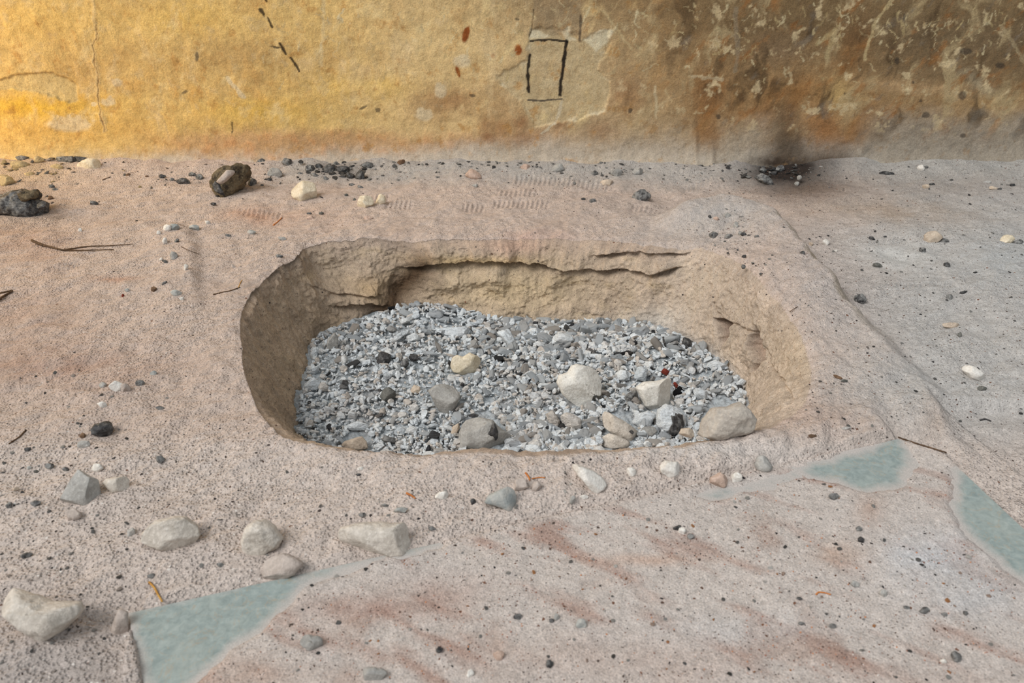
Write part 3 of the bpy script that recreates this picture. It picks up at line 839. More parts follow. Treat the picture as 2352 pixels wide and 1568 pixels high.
    me = grid_mesh('wall_back', co, len(xs), len(zs))
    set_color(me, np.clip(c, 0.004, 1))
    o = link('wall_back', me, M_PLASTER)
    tag(o, 'stained ochre plaster wall with a small doorway drawn in charcoal', 'wall', kind='structure')
    # thickness behind the face
    th = bpy.data.meshes.new('wall_core'); bm = bmesh.new()
    r = bmesh.ops.create_cube(bm, size=1)
    bmesh.ops.scale(bm, vec=(11, 0.30, 2.9), verts=r['verts']); bmesh.ops.translate(bm, vec=(0, YW + 0.22, 1.34), verts=r['verts'])
    bm.to_mesh(th); bm.free()
    set_color(th, np.tile(lin((150, 126, 92)), (len(th.vertices), 1)))
    link('wall_core', th, M_PLASTER, parent=o)

# ------------------------------------------------------------------ marble slab
def build_slab():
    P = np.array(SLAB)
    x0, y0 = P.min(0); x1, y1 = P.max(0)
    # inward-scaled bevel ring + fine interior made from a clipped grid
    bm = bmesh.new()
    st = 0.012
    poly = [bm.verts.new((p[0], p[1], ZS)) for p in SLAB]
    f = bm.faces.new(poly)
    f.normal_update()
    if f.normal.z < 0: f.normal_flip()
    k = x0
    while k < x1:
        g = bm.verts[:] + bm.edges[:] + bm.faces[:]
        bmesh.ops.bisect_plane(bm, geom=g, plane_co=(k, 0, 0), plane_no=(1, 0, 0)); k += st
    k = y0
    while k < y1:
        g = bm.verts[:] + bm.edges[:] + bm.faces[:]
        bmesh.ops.bisect_plane(bm, geom=g, plane_co=(0, k, 0), plane_no=(0, 1, 0)); k += st
    be = [e for e in bm.edges if e.is_boundary]
    r = bmesh.ops.extrude_edge_only(bm, edges=be)
    vs = [q for q in r['geom'] if isinstance(q, bmesh.types.BMVert)]
    cx, cy = P.mean(0)
    for q in vs:
        q.co.z -= 0.003
        d = Vector((q.co.x - cx, q.co.y - cy)).normalized() * 0.002
        q.co.x += d.x; q.co.y += d.y
    be2 = [q for q in r['geom'] if isinstance(q, bmesh.types.BMEdge)]
    r2 = bmesh.ops.extrude_edge_only(bm, edges=be2)
    for q in r2['geom']:
        if isinstance(q, bmesh.types.BMVert): q.co.z -= 0.032
    me = bpy.data.meshes.new('marble_slab')
    bm.to_mesh(me); bm.free()
    co = np.zeros(len(me.vertices) * 3, np.float32); me.vertices.foreach_get('co', co); co = co.reshape(-1, 3)
    X, Y = co[:, 0].astype(float), co[:, 1].astype(float)
    e = np.full(X.shape, 9.0)
    for p in EXPOSED: e = np.minimum(e, poly_sd(X, Y, p))
    e = e + 0.026 * fbm(X, Y, 11, 4, 41, 0.6)
    set_float(me, 'dust', np.clip(sm(-0.032, 0.008, e) * 0.95 + 0.18 * sm(0, .5, fbm(X, Y, 12, 3, 43)), 0, 1))
    o = link('marble_slab', me, M_SLAB)
    # origin at the slab's own corner
    tag(o, 'flat grey-green marble slab half buried in dusty sand in front of the fire pit', 'slab')

build_wall()
build_floor()
build_slab()
#PART2
# ------------------------------------------------------------------ materials of the loose things
def stone_material(name, c1, c2, c3, spots=0.0):
    m, nt, b = new_mat(name, 0.9, 0.2)
    tc = N(nt, 'ShaderNodeTexCoord').outputs['Object']
    oi = N(nt, 'ShaderNodeObjectInfo')
    off = N(nt, 'ShaderNodeVectorMath'); off.operation = 'ADD'
    L(nt, tc, off.inputs[0]); L(nt, oi.outputs['Location'], off.inputs[1])
    v = off.outputs[0]
    g1 = noise(nt, v, 26, 5, 0.65).outputs['Fac']
    g2 = noise(nt, v, 130, 4, 0.7).outputs['Fac']
    c = mix(nt, ramp(nt, g1, [(0.40, 0.0), (0.62, 1.0)]).outputs[0], T3(c1), T3(c2))
    c = mix(nt, ramp(nt, g2, [(0.50, 0.0), (0.70, 0.55)]).outputs[0], c, T3(c3))
    if spots:
        s = ramp(nt, noise(nt, v, 70, 2, 0.5).outputs['Fac'], [(0.66, 0.0), (0.70, spots)]).outputs[0]
        c = mix(nt, s, c, T3((96, 86, 74)))
    k = ramp(nt, g2, [(0.25, 0.86), (0.75, 1.12)]).outputs[0]
    c = mix(nt, 1.0, c, k, 'MULTIPLY')
    L(nt, c, b.inputs['Base Color'])
    n1 = bump(nt, g1, 0.6, 0.008)
    L(nt, bump(nt, g2, 0.7, 0.0035, n1), b.inputs['Normal'])
    return m

def charcoal_material(name, ashy):
    m, nt, b = new_mat(name, 0.55, 0.45)
    tc = N(nt, 'ShaderNodeTexCoord').outputs['Object']
    oi = N(nt, 'ShaderNodeObjectInfo')
    off = N(nt, 'ShaderNodeVectorMath'); off.operation = 'ADD'
    L(nt, tc, off.inputs[0]); L(nt, oi.outputs['Location'], off.inputs[1])
    v = off.outputs[0]
    mp = N(nt, 'ShaderNodeMapping'); mp.inputs['Scale'].default_value = (30, 190, 170); mp.inputs['Rotation'].default_value = (0.3, 0.5, 0.6)
    L(nt, v, mp.inputs['Vector'])
    g1 = noise(nt, mp.outputs[0], 1.0, 4, 0.6).outputs['Fac']
    g2 = noise(nt, v, 60, 5, 0.7).outputs['Fac']
    c = ramp(nt, g1, [(0.3, T3((26, 25, 26))), (0.6, T3((62, 60, 60))), (0.8, T3((100, 98, 96)))]).outputs[0]
    f = ramp(nt, g2, [(0.50 - 0.14 * ashy, 0.0), (0.66 - 0.10 * ashy, 0.35 + 0.6 * ashy)]).outputs[0]
    c = mix(nt, f, c, T3((150, 148, 144)))
    L(nt, c, b.inputs['Base Color'])
    n1 = bump(nt, g1, 0.8, 0.004)
    L(nt, bump(nt, g2, 0.6, 0.005, n1), b.inputs['Normal'])
    return m

def ash_material(island):
    m, nt, b = new_mat('flaky_ash_heap' if island else 'flaky_ash', 1.0, 0.05)
    tc = N(nt, 'ShaderNodeTexCoord').outputs['Object']
    if island:
        rnd = N(nt, 'ShaderNodeNewGeometry').outputs['Random Per Island']
    else:
        rnd = N(nt, 'ShaderNodeObjectInfo').outputs['Random']
    mp = N(nt, 'ShaderNodeMapping'); mp.inputs['Scale'].default_value = (45, 260, 240)
    L(nt, tc, mp.inputs['Vector'])
    g1 = noise(nt, mp.outputs[0], 1.0, 3, 0.6).outputs['Fac']
    g2 = noise(nt, tc, 150, 4, 0.7).outputs['Fac']
    c = ramp(nt, rnd, [(0.0, T3((196, 201, 204))), (0.2, T3((216, 220, 223))), (0.45, T3((230, 234, 236))), (0.7, T3((224, 224, 222))), (0.86, T3((206, 195, 184))), (0.965, T3((186, 182, 177))), (0.97, T3((74, 74, 75))), (1.0, T3((50, 50, 52)))]).outputs[0]
    g3 = noise(nt, N(nt, 'ShaderNodeNewGeometry').outputs['Position'], 7, 3, 0.6).outputs['Fac']
    c = mix(nt, ramp(nt, g3, [(0.52, 0.0), (0.70, 0.4)]).outputs[0], c, T3((186, 172, 160)))
    k = mth(nt, 'MULTIPLY', ramp(nt, g1, [(0.25, 0.70), (0.7, 1.16)]).outputs[0], ramp(nt, g2, [(0.25, 0.76), (0.7, 1.16)]).outputs[0])
    c = mix(nt, 1.0, c, k, 'MULTIPLY')
    L(nt, c, b.inputs['Base Color'])
    n1 = bump(nt, g1, 1.0, 0.005)
    L(nt, bump(nt, g2, 0.8, 0.003, n1), b.inputs['Normal'])
    return m

def plain_material(name, rgb, rgb2, rough=0.85):
    m, nt, b = new_mat(name, rough, 0.2)
    tc = N(nt, 'ShaderNodeTexCoord').outputs['Object']
    g = noise(nt, tc, 90, 4, 0.65).outputs['Fac']
    L(nt, mix(nt, ramp(nt, g, [(0.35, 0.0), (0.65, 1.0)]).outputs[0], T3(rgb), T3(rgb2)), b.inputs['Base Color'])
    L(nt, bump(nt, g, 0.5, 0.002), b.inputs['Normal'])
    return m

MAT = {
    'cream': stone_material('cream_limestone', (226, 212, 188), (206, 190, 162), (238, 230, 212), 0.25),
    'white': stone_material('white_limestone', (228, 223, 214), (210, 204, 194), (240, 237, 231), 0.4),
    'near': stone_material('buff_limestone', (210, 200, 188), (186, 176, 164), (226, 218, 208), 0.35),
    'grey': stone_material('grey_limestone', (178, 174, 168), (156, 152, 146), (198, 194, 188), 0.2),
    'flint': stone_material('blue_grey_flint', (150, 154, 152), (190, 186, 178), (128, 132, 132), 0.3),
    'quartz': stone_material('white_flint', (226, 220, 212), (206, 198, 188), (240, 238, 232), 0.15),
    'beige': stone_material('beige_stone', (202, 184, 164), (184, 166, 148), (216, 202, 184), 0.2),
    'pink': stone_material('pinkish_stone', (198, 172, 156), (176, 150, 134), (212, 192, 178), 0.2),
    'sand': stone_material('sandy_clod', (188, 174, 164), (170, 156, 146), (202, 190, 180), 0.2),
    'rim': stone_material('earthy_rock', (188, 178, 166), (170, 160, 150), (204, 194, 182), 0.3),
    'gclod': stone_material('grey_ashy_clod', (166, 162, 156), (142, 140, 136), (186, 182, 176), 0.6),
    'yellow': stone_material('ochre_clod', (196, 174, 130), (160, 142, 112), (214, 190, 138), 0.5),
    'brown': stone_material('brown_chip', (128, 100, 78), (98, 78, 62), (150, 122, 98), 0.2),
    'dark': stone_material('dark_stone', (112, 110, 104), (84, 84, 80), (138, 134, 126), 0.3),
    'orange': stone_material('orange_pebble', (206, 146, 96), (186, 124, 80), (216, 170, 126), 0.0),
    'red': stone_material('dark_red_scrap', (122, 52, 40), (96, 40, 32), (140, 70, 54), 0.0),
    'char': charcoal_material('charcoal', 0.12),
    'charash': charcoal_material('ash_dusted_charcoal', 0.75),
    'logmass': charcoal_material('burnt_log', 0.38),
    'log': stone_material('scorched_bark', (118, 104, 82), (60, 53, 45), (154, 138, 108), 0.6),
    'ash': ash_material(False), 'ashheap': ash_material(True),
    'twig': plain_material('dry_twig', (112, 88, 66), (70, 54, 42)),
    'straw': plain_material('yellow_straw', (204, 158, 84), (180, 128, 62)),
    'orstraw': plain_material('orange_straw', (206, 132, 70), (180, 108, 58)),
}

# ------------------------------------------------------------------ rock generator
_ICO = {}
def ico(sub):
    if sub not in _ICO:
        bm = bmesh.new()
        bmesh.ops.create_icosphere(bm, subdivisions=sub, radius=1.0)
        bm.verts.ensure_lookup_table()
        v = np.array([q.co[:] for q in bm.verts]); f = np.array([[q.index for q in fc.verts] for fc in bm.faces])
        bm.free()
        v /= np.linalg.norm(v, axis=1)[:, None]
        _ICO[sub] = (v, f)
    return _ICO[sub]

E1 = np.array((1.0, 0, 0)); E2 = np.array((0, ST, CT)); E3 = np.array((0, -CT, ST))

def ground_many(px, py):
    px = np.asarray(px, float); py = np.asarray(py, float)
    z = np.zeros(len(px))
    for _ in range(6):
        p = unproj(px, py, z)
        z = ground(p[0], p[1])
    return unproj(px, py, z).T

def ash_many(px, py):
    px = np.asarray(px, float); py = np.asarray(py, float)
    z = np.full(len(px), ZA)
    for _ in range(5):
        p = unproj(px, py, z)
        z = ash_z(p[0], p[1])
    return unproj(px, py, z).T

def gen_outline(cx, cy, w, h, rot, rs, kind):
    c, s = math.cos(math.radians(rot)), math.sin(math.radians(rot))
    if kind == 'poly':
        n = rs.randint(5, 8)
        an = sorted((k + rs.uniform(-.32, .32)) / n * 2 * math.pi for k in range(n))
        pts = [(math.cos(a) * rs.uniform(.86, 1.08), math.sin(a) * rs.uniform(.86, 1.08)) for a in an]
    else:
        ph = [rs.uniform(0, 6.28) for _ in range(4)]
        pts = []
        for k in range(28):
            a = k / 28 * 2 * math.pi
            r = 1 + .07 * math.sin(2 * a + ph[0]) + .06 * math.sin(3 * a + ph[1]) + .05 * math.sin(5 * a + ph[2]) + .03 * math.sin(9 * a + ph[3])
            pts.append((math.cos(a) * r, math.sin(a) * r))
    return [(cx + (u * w / 2) * c - (v * h / 2) * s, cy + (u * w / 2) * s + (v * h / 2) * c) for u, v in pts]

def polar_radius(pts, cx, cy, phi):
    """radius of the outline in each direction (star shaped about the centre), y up"""
    P = np.array([(x - cx, cy - y) for x, y in pts])
    t = np.linspace(0, 1, 24, endpoint=False)
    dense = np.concatenate([P[i][None, :] + (P[(i + 1) % len(P)] - P[i])[None, :] * t[:, None] for i in range(len(P))])
    a = np.arctan2(dense[:, 1], dense[:, 0]); r = np.hypot(dense[:, 0], dense[:, 1])
    o = np.argsort(a); a = a[o]; r = r[o]
    a = np.concatenate([a - 2 * np.pi, a, a + 2 * np.pi]); r = np.tile(r, 3)
    return np.interp(phi, a, r)

COUNT = 0
def rock(name, cat, label, pts, mat, on='ground', thick=0.85, rough=0.05, facets=5, box=0.8, sub=None, cut=(.52, .84), sink=0.20, contact=None, stripes=0.0, parent=None, group=None, fwd=0.0):
    """a stone grown around its outline: the outline is its silhouette, the body has real depth behind and in front of it"""
    global COUNT
    COUNT += 1
    rs = np.random.RandomState(COUNT * 7 + 3)
    P = np.array(pts, float)
    cx, cy = (P[:, 0].min() + P[:, 0].max()) / 2, (P[:, 1].min() + P[:, 1].max()) / 2
    cx, cy = 0.5 * cx + 0.5 * P[:, 0].mean(), 0.5 * cy + 0.5 * P[:, 1].mean()
    w, h = np.ptp(P[:, 0]), np.ptp(P[:, 1])
    yb = P[:, 1].max()
    q = contact if contact is not None else (cx, yb - sink * h)
    base = on if not isinstance(on, str) else (ash_many if on == 'ash' else ground_many)([q[0]], [q[1]])[0]
    d = depth_of(base) - fwd
    mpp = d / F
    ctr = np.array((0, 0, HC)) + d * (np.array((0, CT, -ST)) + (cx - FW / 2) / F * E1 - (cy - FH / 2) / F * E2)
    size = max(w, h)
    if sub is None:
        sub = 2 if size < 14 else 3 if size < 34 else 4 if size < 90 else 5
    v, f = ico(sub)
    a, b, c = v[:, 0], v[:, 1], v[:, 2]
    sp = np.sqrt(a * a + b * b)
    R = polar_radius(pts, cx, cy, np.arctan2(b, a)) * mpp
    rm = min(w, h) * 0.5 * mpp
    rad = sp ** box
    cz = np.sign(c) * np.abs(c) ** box
    n = np.maximum(sp, 1e-6)
    p = (R * rad * a / n)[:, None] * E1 + (R * rad * b / n)[:, None] * E2 + (rm * thick * cz)[:, None] * E3
    ext = np.abs(p).max()
    for _ in range(facets):
        nn = rs.normal(size=3) * np.array((.9, .9, .5)); nn = nn[0] * E1 + nn[1] * E2 * 0.7 + abs(nn[2]) * E3 + 0.55 * E3
        nn /= np.linalg.norm(nn)
        sd = p @ nn; lim = sd.max() * rs.uniform(*cut)
        over = np.maximum(sd - lim, 0)
        p -= (over * 0.95)[:, None] * nn
    dr = p / (np.linalg.norm(p, axis=1)[:, None] + 1e-9)
    nz = fbm3(p / (rm + 1e-9), 1.1, 4 if sub >= 4 else 2, COUNT % 50)
    p = p + dr * (nz * rough * rm * 1.6)[:, None]
    if sub >= 4:
        rid = 1 - 2 * np.abs(fbm3(p / rm, 2.4, 3, (COUNT + 9) % 50))
        p = p + dr * (rid * rough * rm * 0.5)[:, None]
    if stripes:
        ax = rs.normal(size=3); ax /= np.linalg.norm(ax)
        tq = p @ ax / rm * 6 + 2.0 * fbm3(p / rm, 1.5, 2, 5)
        p = p + dr * (np.abs(np.sin(tq)) * stripes * rm)[:, None]
    me = tri_mesh(name, p + (ctr - base), f, smooth=sub >= 4)
    if parent is None:
        o = link(name, me, mat, base)
        tag(o, label, cat, group)
    else:
        o = link(name, me, mat, base - np.array(parent.location), parent)
        if label: o['label'] = label
    return o

def sc(pts, x0, y0, k):
    return [(x0 + x / k, y0 + y / k) for x, y in pts]

# ------------------------------------------------------------------ ash bed in the pit
def lump_mesh(seed, sub, long):
    rs = np.random.RandomState(seed)
    v, f = ico(sub)
    p = np.sign(v) * np.abs(v) ** 0.75
    p = p * np.array((long, rs.uniform(.6, 1.1), rs.uniform(.32, .75)))
    for _ in range(7):
        n = rs.normal(size=3); n /= np.linalg.norm(n)
        sd = p @ n; lim = sd.max() * rs.uniform(.6, .9)
        p -= np.maximum(sd - lim, 0)[:, None] * n
    dr = p / np.linalg.norm(p, axis=1)[:, None]
    q = p * np.array((.5, 2.2, 2.2))
    p = p + dr * (0.16 * fbm3(q, 1.2, 3, seed % 40))[:, None]
    if sub >= 3:
        p = p + dr * (0.05 * np.sin(p[:, 1] * 16 + 2 * n3(p * 1.5, seed % 31)))[:, None]
    return p / np.abs(p).max(), f

def rot_matrix(rs, flat=0.5):
    az = rs.uniform(0, 2 * np.pi); ti = rs.normal() * flat; ro = rs.normal() * flat
    ca, sa, ct, st, cr, sr = math.cos(az), math.sin(az), math.cos(ti), math.sin(ti), math.cos(ro), math.sin(ro)
    Rz = np.array(((ca, -sa, 0), (sa, ca, 0), (0, 0, 1))); Ry = np.array(((ct, 0, st), (0, 1, 0), (-st, 0, ct))); Rx = np.array(((1, 0, 0), (0, cr, -sr), (0, sr, cr)))
    return Rz @ Ry @ Rx

BIG = [(1330, 888, 58), (1505, 905, 50), (1425, 985, 55), (1070, 835, 38), (1020, 920, 38), (1110, 1000, 68), (1545, 965, 42), (820, 1020, 42), (1660, 965, 60), (1410, 1020, 40)]

def build_ash():
    NA, NR = 700, 150
    a = np.linspace(-np.pi, np.pi, NA, endpoint=False)
    rb = r_bot(a) + 0.05
    k = np.linspace(1, 0.004, NR)
    X = (C0[0] + rb[None, :] * np.cos(a) * k[:, None]).ravel(); Y = (C0[1] + rb[None, :] * np.sin(a) * k[:, None]).ravel()
    Z = ash_z(X, Y) - 0.006 + 0.010 * fbm(X, Y, 42, 3, 35) - 0.01 * np.abs(fbm(X, Y, 30, 2, 36))
    co = np.stack([X, Y, Z], 1)
    I, J = np.meshgrid(np.arange(NA), np.arange(NR - 1))
    quads = np.stack([J * NA + I, J * NA + (I + 1) % NA, (J + 1) * NA + (I + 1) % NA, (J + 1) * NA + I], -1).reshape(-1, 4)
    rs = np.random.RandomState(5)
    n = 11000
    aa = rs.uniform(-np.pi, np.pi, n * 2); kk = np.sqrt(rs.uniform(0, 1, n * 2))
    x = C0[0] + (r_bot(aa) + 0.01) * kk * np.cos(aa); y = C0[1] + (r_bot(aa) + 0.01) * kk * np.sin(aa)
    z = ash_z(x, y)
    px, py = proj(x, y, z)
    ok = py < 1055
    for cx, cy, r in BIG: ok &= (np.hypot(px - cx, py - cy) > r * 0.85)
    x, y, z, px, py = x[ok][:n], y[ok][:n], z[ok][:n], px[ok][:n], py[ok][:n]
    n = len(x)
    size = np.clip(0.0064 * np.exp(0.52 * rs.normal(size=n)), 0.0028, 0.023)
    size *= 0.85 + 0.3 * sm(880, 760, py) + 0.2 * sm(1000, 1300, px)
    vis = size * (1.0 - 0.9 * (py > 1025))
    order = np.argsort(-vis)
    lib3 = [lump_mesh(100 + k, 3, [1.3, 1.8, 2.6, 3.4][k % 4]) for k in range(16)]
    lib2 = [lump_mesh(200 + k, 2, [1.0, 1.4, 1.9, 2.5][k % 4]) for k in range(16)]
    lib1 = [lump_mesh(300 + k, 1, [1.0, 1.4, 1.9, 2.5][k % 4]) for k in range(16)]
    meshes = []
    for k, (p, f) in enumerate(lib3):
        me = tri_mesh('ash_lump', p, f); me.materials.append(MAT['ash']); meshes.append(me)
    from mathutils import Matrix
    for i in order[:300]:
        k = rs.randint(len(meshes))
        o = bpy.data.objects.new('ash_lump', meshes[k]); COL.objects.link(o)
        s = float(size[i]) * 1.3
        M = rot_matrix(rs, 0.4)
        o.matrix_world = Matrix.Translation((x[i], y[i], z[i] + 0.25 * s)) @ Matrix([list(map(float, r)) for r in M]).to_4x4() @ Matrix.Scale(s, 4)
        tag(o, 'pale grey flaky ash lump in the ash bed of the fire pit', 'ash lump', 'larger ash lumps in the fire pit')
    V, Fc = [co], [np.concatenate([quads[:, :3], quads[:, [0, 2, 3]]])]; off = len(co); nbed = len(quads) * 2
    for i in order[300:]:
        p, f = (lib2 if size[i] > 0.006 else lib1)[rs.randint(16)]
        s = size[i] * 1.15
        q = (p * s) @ rot_matrix(rs, 0.55).T + np.array((x[i], y[i], z[i] + 0.25 * s))
        V.append(q); Fc.append(f + off); off += len(q)
    me = tri_mesh('ash_bed', np.concatenate(V), np.concatenate(Fc))
    me.materials.append(MAT['ashbed']); me.materials.append(MAT['ashheap'])
    mi = np.ones(len(me.polygons), np.int32); mi[:nbed] = 0
    me.polygons.foreach_set('material_index', mi)
    o = link('ash_bed', me, None)
    tag(o, 'bed of loose pale grey ash flakes covering the bottom of the fire pit', 'ash', kind='stuff')

def ash_bed_material():
    m, nt, b = new_mat('settled_ash', 1.0, 0.05)
    tc = N(nt, 'ShaderNodeTexCoord').outputs['Object']
    g = noise(nt, tc, 120, 5, 0.75).outputs['Fac']; g2 = noise(nt, tc, 14, 3, 0.6).outputs['Fac']
    c = ramp(nt, g, [(0.3, T3((150, 155, 158))), (0.6, T3((198, 203, 206))), (0.8, T3((222, 226, 228)))]).outputs[0]
    c = mix(nt, ramp(nt, g2, [(0.5, 0.0), (0.75, 0.5)]).outputs[0], c, T3((170, 156, 146)))
    L(nt, c, b.inputs['Base Color'])
    L(nt, bump(nt, g, 1.0, 0.006), b.inputs['Normal'])
    return m
MAT['ashbed'] = ash_bed_material()
build_ash()

# ------------------------------------------------------------------ stones and charcoal that lie in the ash
k4, x4, y4 = 4.276, 1200, 700
rock('stone', 'stone', 'biggest white limestone rock lying in the middle of the ash', sc([(330, 760), (350, 690), (440, 665), (480, 600), (530, 585), (640, 605), (720, 640), (770, 700), (780, 800), (770, 890), (720, 880), (690, 900), (680, 950), (640, 1020), (570, 1040), (520, 980), (440, 920), (390, 880)], x4, y4, k4), MAT['white'], 'ash', .55, .05, 3, sub=5)
r2 = rock('stone', 'stone', 'blocky white rock with bits of charcoal lying on its top', sc([(1110, 810), (1200, 755), (1330, 745), (1420, 720), (1475, 745), (1490, 1010), (1380, 985), (1270, 1035), (1200, 1000), (1150, 900)], x4, y4, k4), MAT['white'], 'ash', .8, .04, 5, sub=5)
rock('stone', 'stone', 'long pale rock leaning at the near edge of the ash', sc([(760, 1075), (800, 1045), (860, 1060), (1010, 1150), (1170, 1260), (1190, 1310), (1150, 1345), (1060, 1340), (960, 1320), (870, 1260), (800, 1200)], x4, y4, k4), MAT['near'], 'ash', .7, .05, 4, sub=5)
rock('stone', 'stone', 'low pale stone under the near end of the long pale rock', sc([(740, 1385), (770, 1300), (850, 1262), (950, 1290), (1060, 1345), (1040, 1400), (880, 1410)], x4, y4, k4), MAT['near'], 'ash', .7, .05, 4)
k3, x3, y3 = 4.276, 690, 700
rock('stone', 'stone', 'cream knobbly rock near the back of the ash bed', sc([(1475, 600), (1490, 520), (1540, 490), (1600, 515), (1660, 470), (1740, 500), (1770, 545), (1750, 620), (1700, 680), (1590, 690), (1500, 650)], x3, y3, k3), MAT['cream'], 'ash', .8, .08, 3)
rock('stone', 'stone', 'smooth grey rock tapering downwards in the ash', sc([(1255, 840), (1330, 785), (1460, 770), (1540, 820), (1570, 900), (1510, 1040), (1440, 1100), (1370, 1060), (1310, 940)], x3, y3, k3), MAT['grey'], 'ash', .75, .03, 4)
big = rock('stone', 'stone', 'wide grey rock at the near rim with a charcoal lump on it', sc([(1545, 1420), (1560, 1250), (1610, 1130), (1750, 1105), (1890, 1130), (1950, 1200), (2080, 1290), (2110, 1420)], x3, y3, k3), MAT['grey'], 'ash', .8, .03, 4, sub=5)
rock('charcoal_lump', 'charcoal', 'black charcoal lump standing on the wide grey rock', sc([(1825, 1255), (1850, 1200), (1910, 1165), (1935, 1230), (1935, 1300), (1905, 1345), (1860, 1320)], x3, y3, k3), MAT['char'], 'ash', .8, .1, 4, stripes=.08, fwd=0.05)
rock('stone', 'stone', 'dull greenish grey stone half sunk in the left ash', sc([(780, 900), (810, 830), (870, 805), (930, 850), (940, 920), (890, 965), (820, 940)], x3, y3, k3), MAT['dark'], 'ash', .8, .05, 4)
rock('stone', 'stone', 'small cracked beige stone left of the smooth grey rock', sc([(1075, 850), (1110, 785), (1170, 800), (1185, 860), (1130, 880)], x3, y3, k3), MAT['beige'], 'ash', .8, .06, 3)
rock('flint_flake', 'stone', 'beige pointed flake beside the wide grey rock', sc([(1465, 1300), (1480, 1200), (1560, 1155), (1568, 1210), (1520, 1285)], x3, y3, k3), MAT['beige'], 'ash', .5, .05, 4)
rock('stone', 'stone', 'sandy beige stone in the near left corner of the ash', sc([(350, 1390), (430, 1340), (600, 1290), (650, 1340), (660, 1410), (500, 1430)], x3, y3, k3), MAT['beige'], 'ash', .8, .08, 4)
ember = rock('burnt_lump', 'charcoal', 'half burnt lump of crusted grey ash at the near right of the pit', sc([(1320, 1110), (1340, 1030), (1420, 985), (1530, 1020), (1580, 1080), (1605, 1160), (1590, 1230), (1470, 1275), (1380, 1250), (1330, 1190)], x4, y4, k4), MAT['ash'], 'ash', .9, .13, 3, sub=5, stripes=.05)
rock('char_core', None, 'black charred side of the lump', sc([(1420, 1235), (1450, 1150), (1440, 1100), (1510, 1070), (1580, 1090), (1600, 1165), (1560, 1200), (1480, 1272), (1430, 1268)], x4, y4, k4), MAT['char'], 'ash', 1.2, .16, 3, sub=4, stripes=.10, parent=ember, fwd=0.012)
rock('stone', 'stone', 'small brown stone at the rim next to the half burnt lump', sc([(1535, 1270), (1560, 1215), (1640, 1205), (1685, 1235), (1700, 1295), (1610, 1310)], x4, y4, k4), MAT['beige'], 'ground', .8, .05, 3, contact=(1580, 1008))
rock('stone', 'stone', 'large beige rock built into the near right rim of the pit', [(1606, 1000), (1618, 962), (1638, 938), (1668, 935), (1700, 926), (1722, 938), (1738, 962), (1720, 990), (1660, 1008)], MAT['rim'], 'ground', .9, .14, 2, contact=(1680, 988), sub=5, cut=(.7, .9))
rock('charcoal_piece', 'charcoal', 'flat charred stick end on the beige rim rock', [(1646, 947), (1650, 941), (1668, 943), (1671, 950), (1652, 953)], MAT['char'], 'ground', .6, .06, 2, contact=(1690, 972), fwd=.045)
rock('stone', 'stone', 'rounded ashy lump between the long pale rock and the burnt lump', sc([(1150, 1250), (1190, 1200), (1290, 1190), (1320, 1240), (1280, 1290), (1200, 1310)], x4, y4, k4), MAT['gclod'], 'ash', .8, .08, 3)
rock('ash_block', 'ash lump', 'thick curled ash block left of the half burnt lump', sc([(1080, 1150), (1120, 1080), (1230, 1040), (1300, 1080), (1260, 1160), (1160, 1200)], x4, y4, k4), MAT['ash'], 'ash', .8, .12, 3, stripes=.08)
for pts, lab, mt in (
    ([(740, 560), (750, 480), (800, 455), (880, 490), (880, 560), (830, 590)], 'black charcoal chunk at the back left of the ash', 'char'),
    ([(985, 600), (1000, 540), (1050, 520), (1065, 580), (1030, 625)], 'dark charred bit between two charcoal chunks in the ash', 'charash'),
    ([(1060, 525), (1080, 480), (1150, 490), (1160, 540), (1100, 560)], 'small black charcoal chunk right of the charred bit', 'char'),
    ([(400, 770), (420, 735), (465, 745), (465, 795), (430, 805)], 'little black charcoal near the left pit wall', 'char'),
    ([(800, 1330), (830, 1280), (880, 1300), (960, 1310), (960, 1350), (850, 1355)], 'dark charcoal at the near left edge of the ash', 'charash'),
    ([(1740, 535), (1760, 515), (1785, 525), (1770, 545)], 'tiny black bit at the right end of the cream knobbly rock', 'char'),
    ([(1440, 590), (1460, 540), (1480, 560), (1475, 600)], 'tiny black bit at the left end of the cream knobbly rock', 'char'),
    ([(1570, 790), (1580, 755), (1610, 770), (1605, 800)], 'black crumb above the smooth grey rock', 'char'),
    ([(1640, 1080), (1700, 1065), (1755, 1080), (1740, 1100), (1660, 1100)], 'row of black char at the back of the wide grey rock', 'char'),
    ([(1490, 1060), (1500, 1020), (1530, 1040), (1520, 1065)], 'black char at the foot of the smooth grey rock', 'char')):
    rock('charcoal_piece', 'charcoal', lab, sc(pts, x3, y3, k3), MAT[mt], 'ash', .8, .1, 3, stripes=.1, fwd=.008)
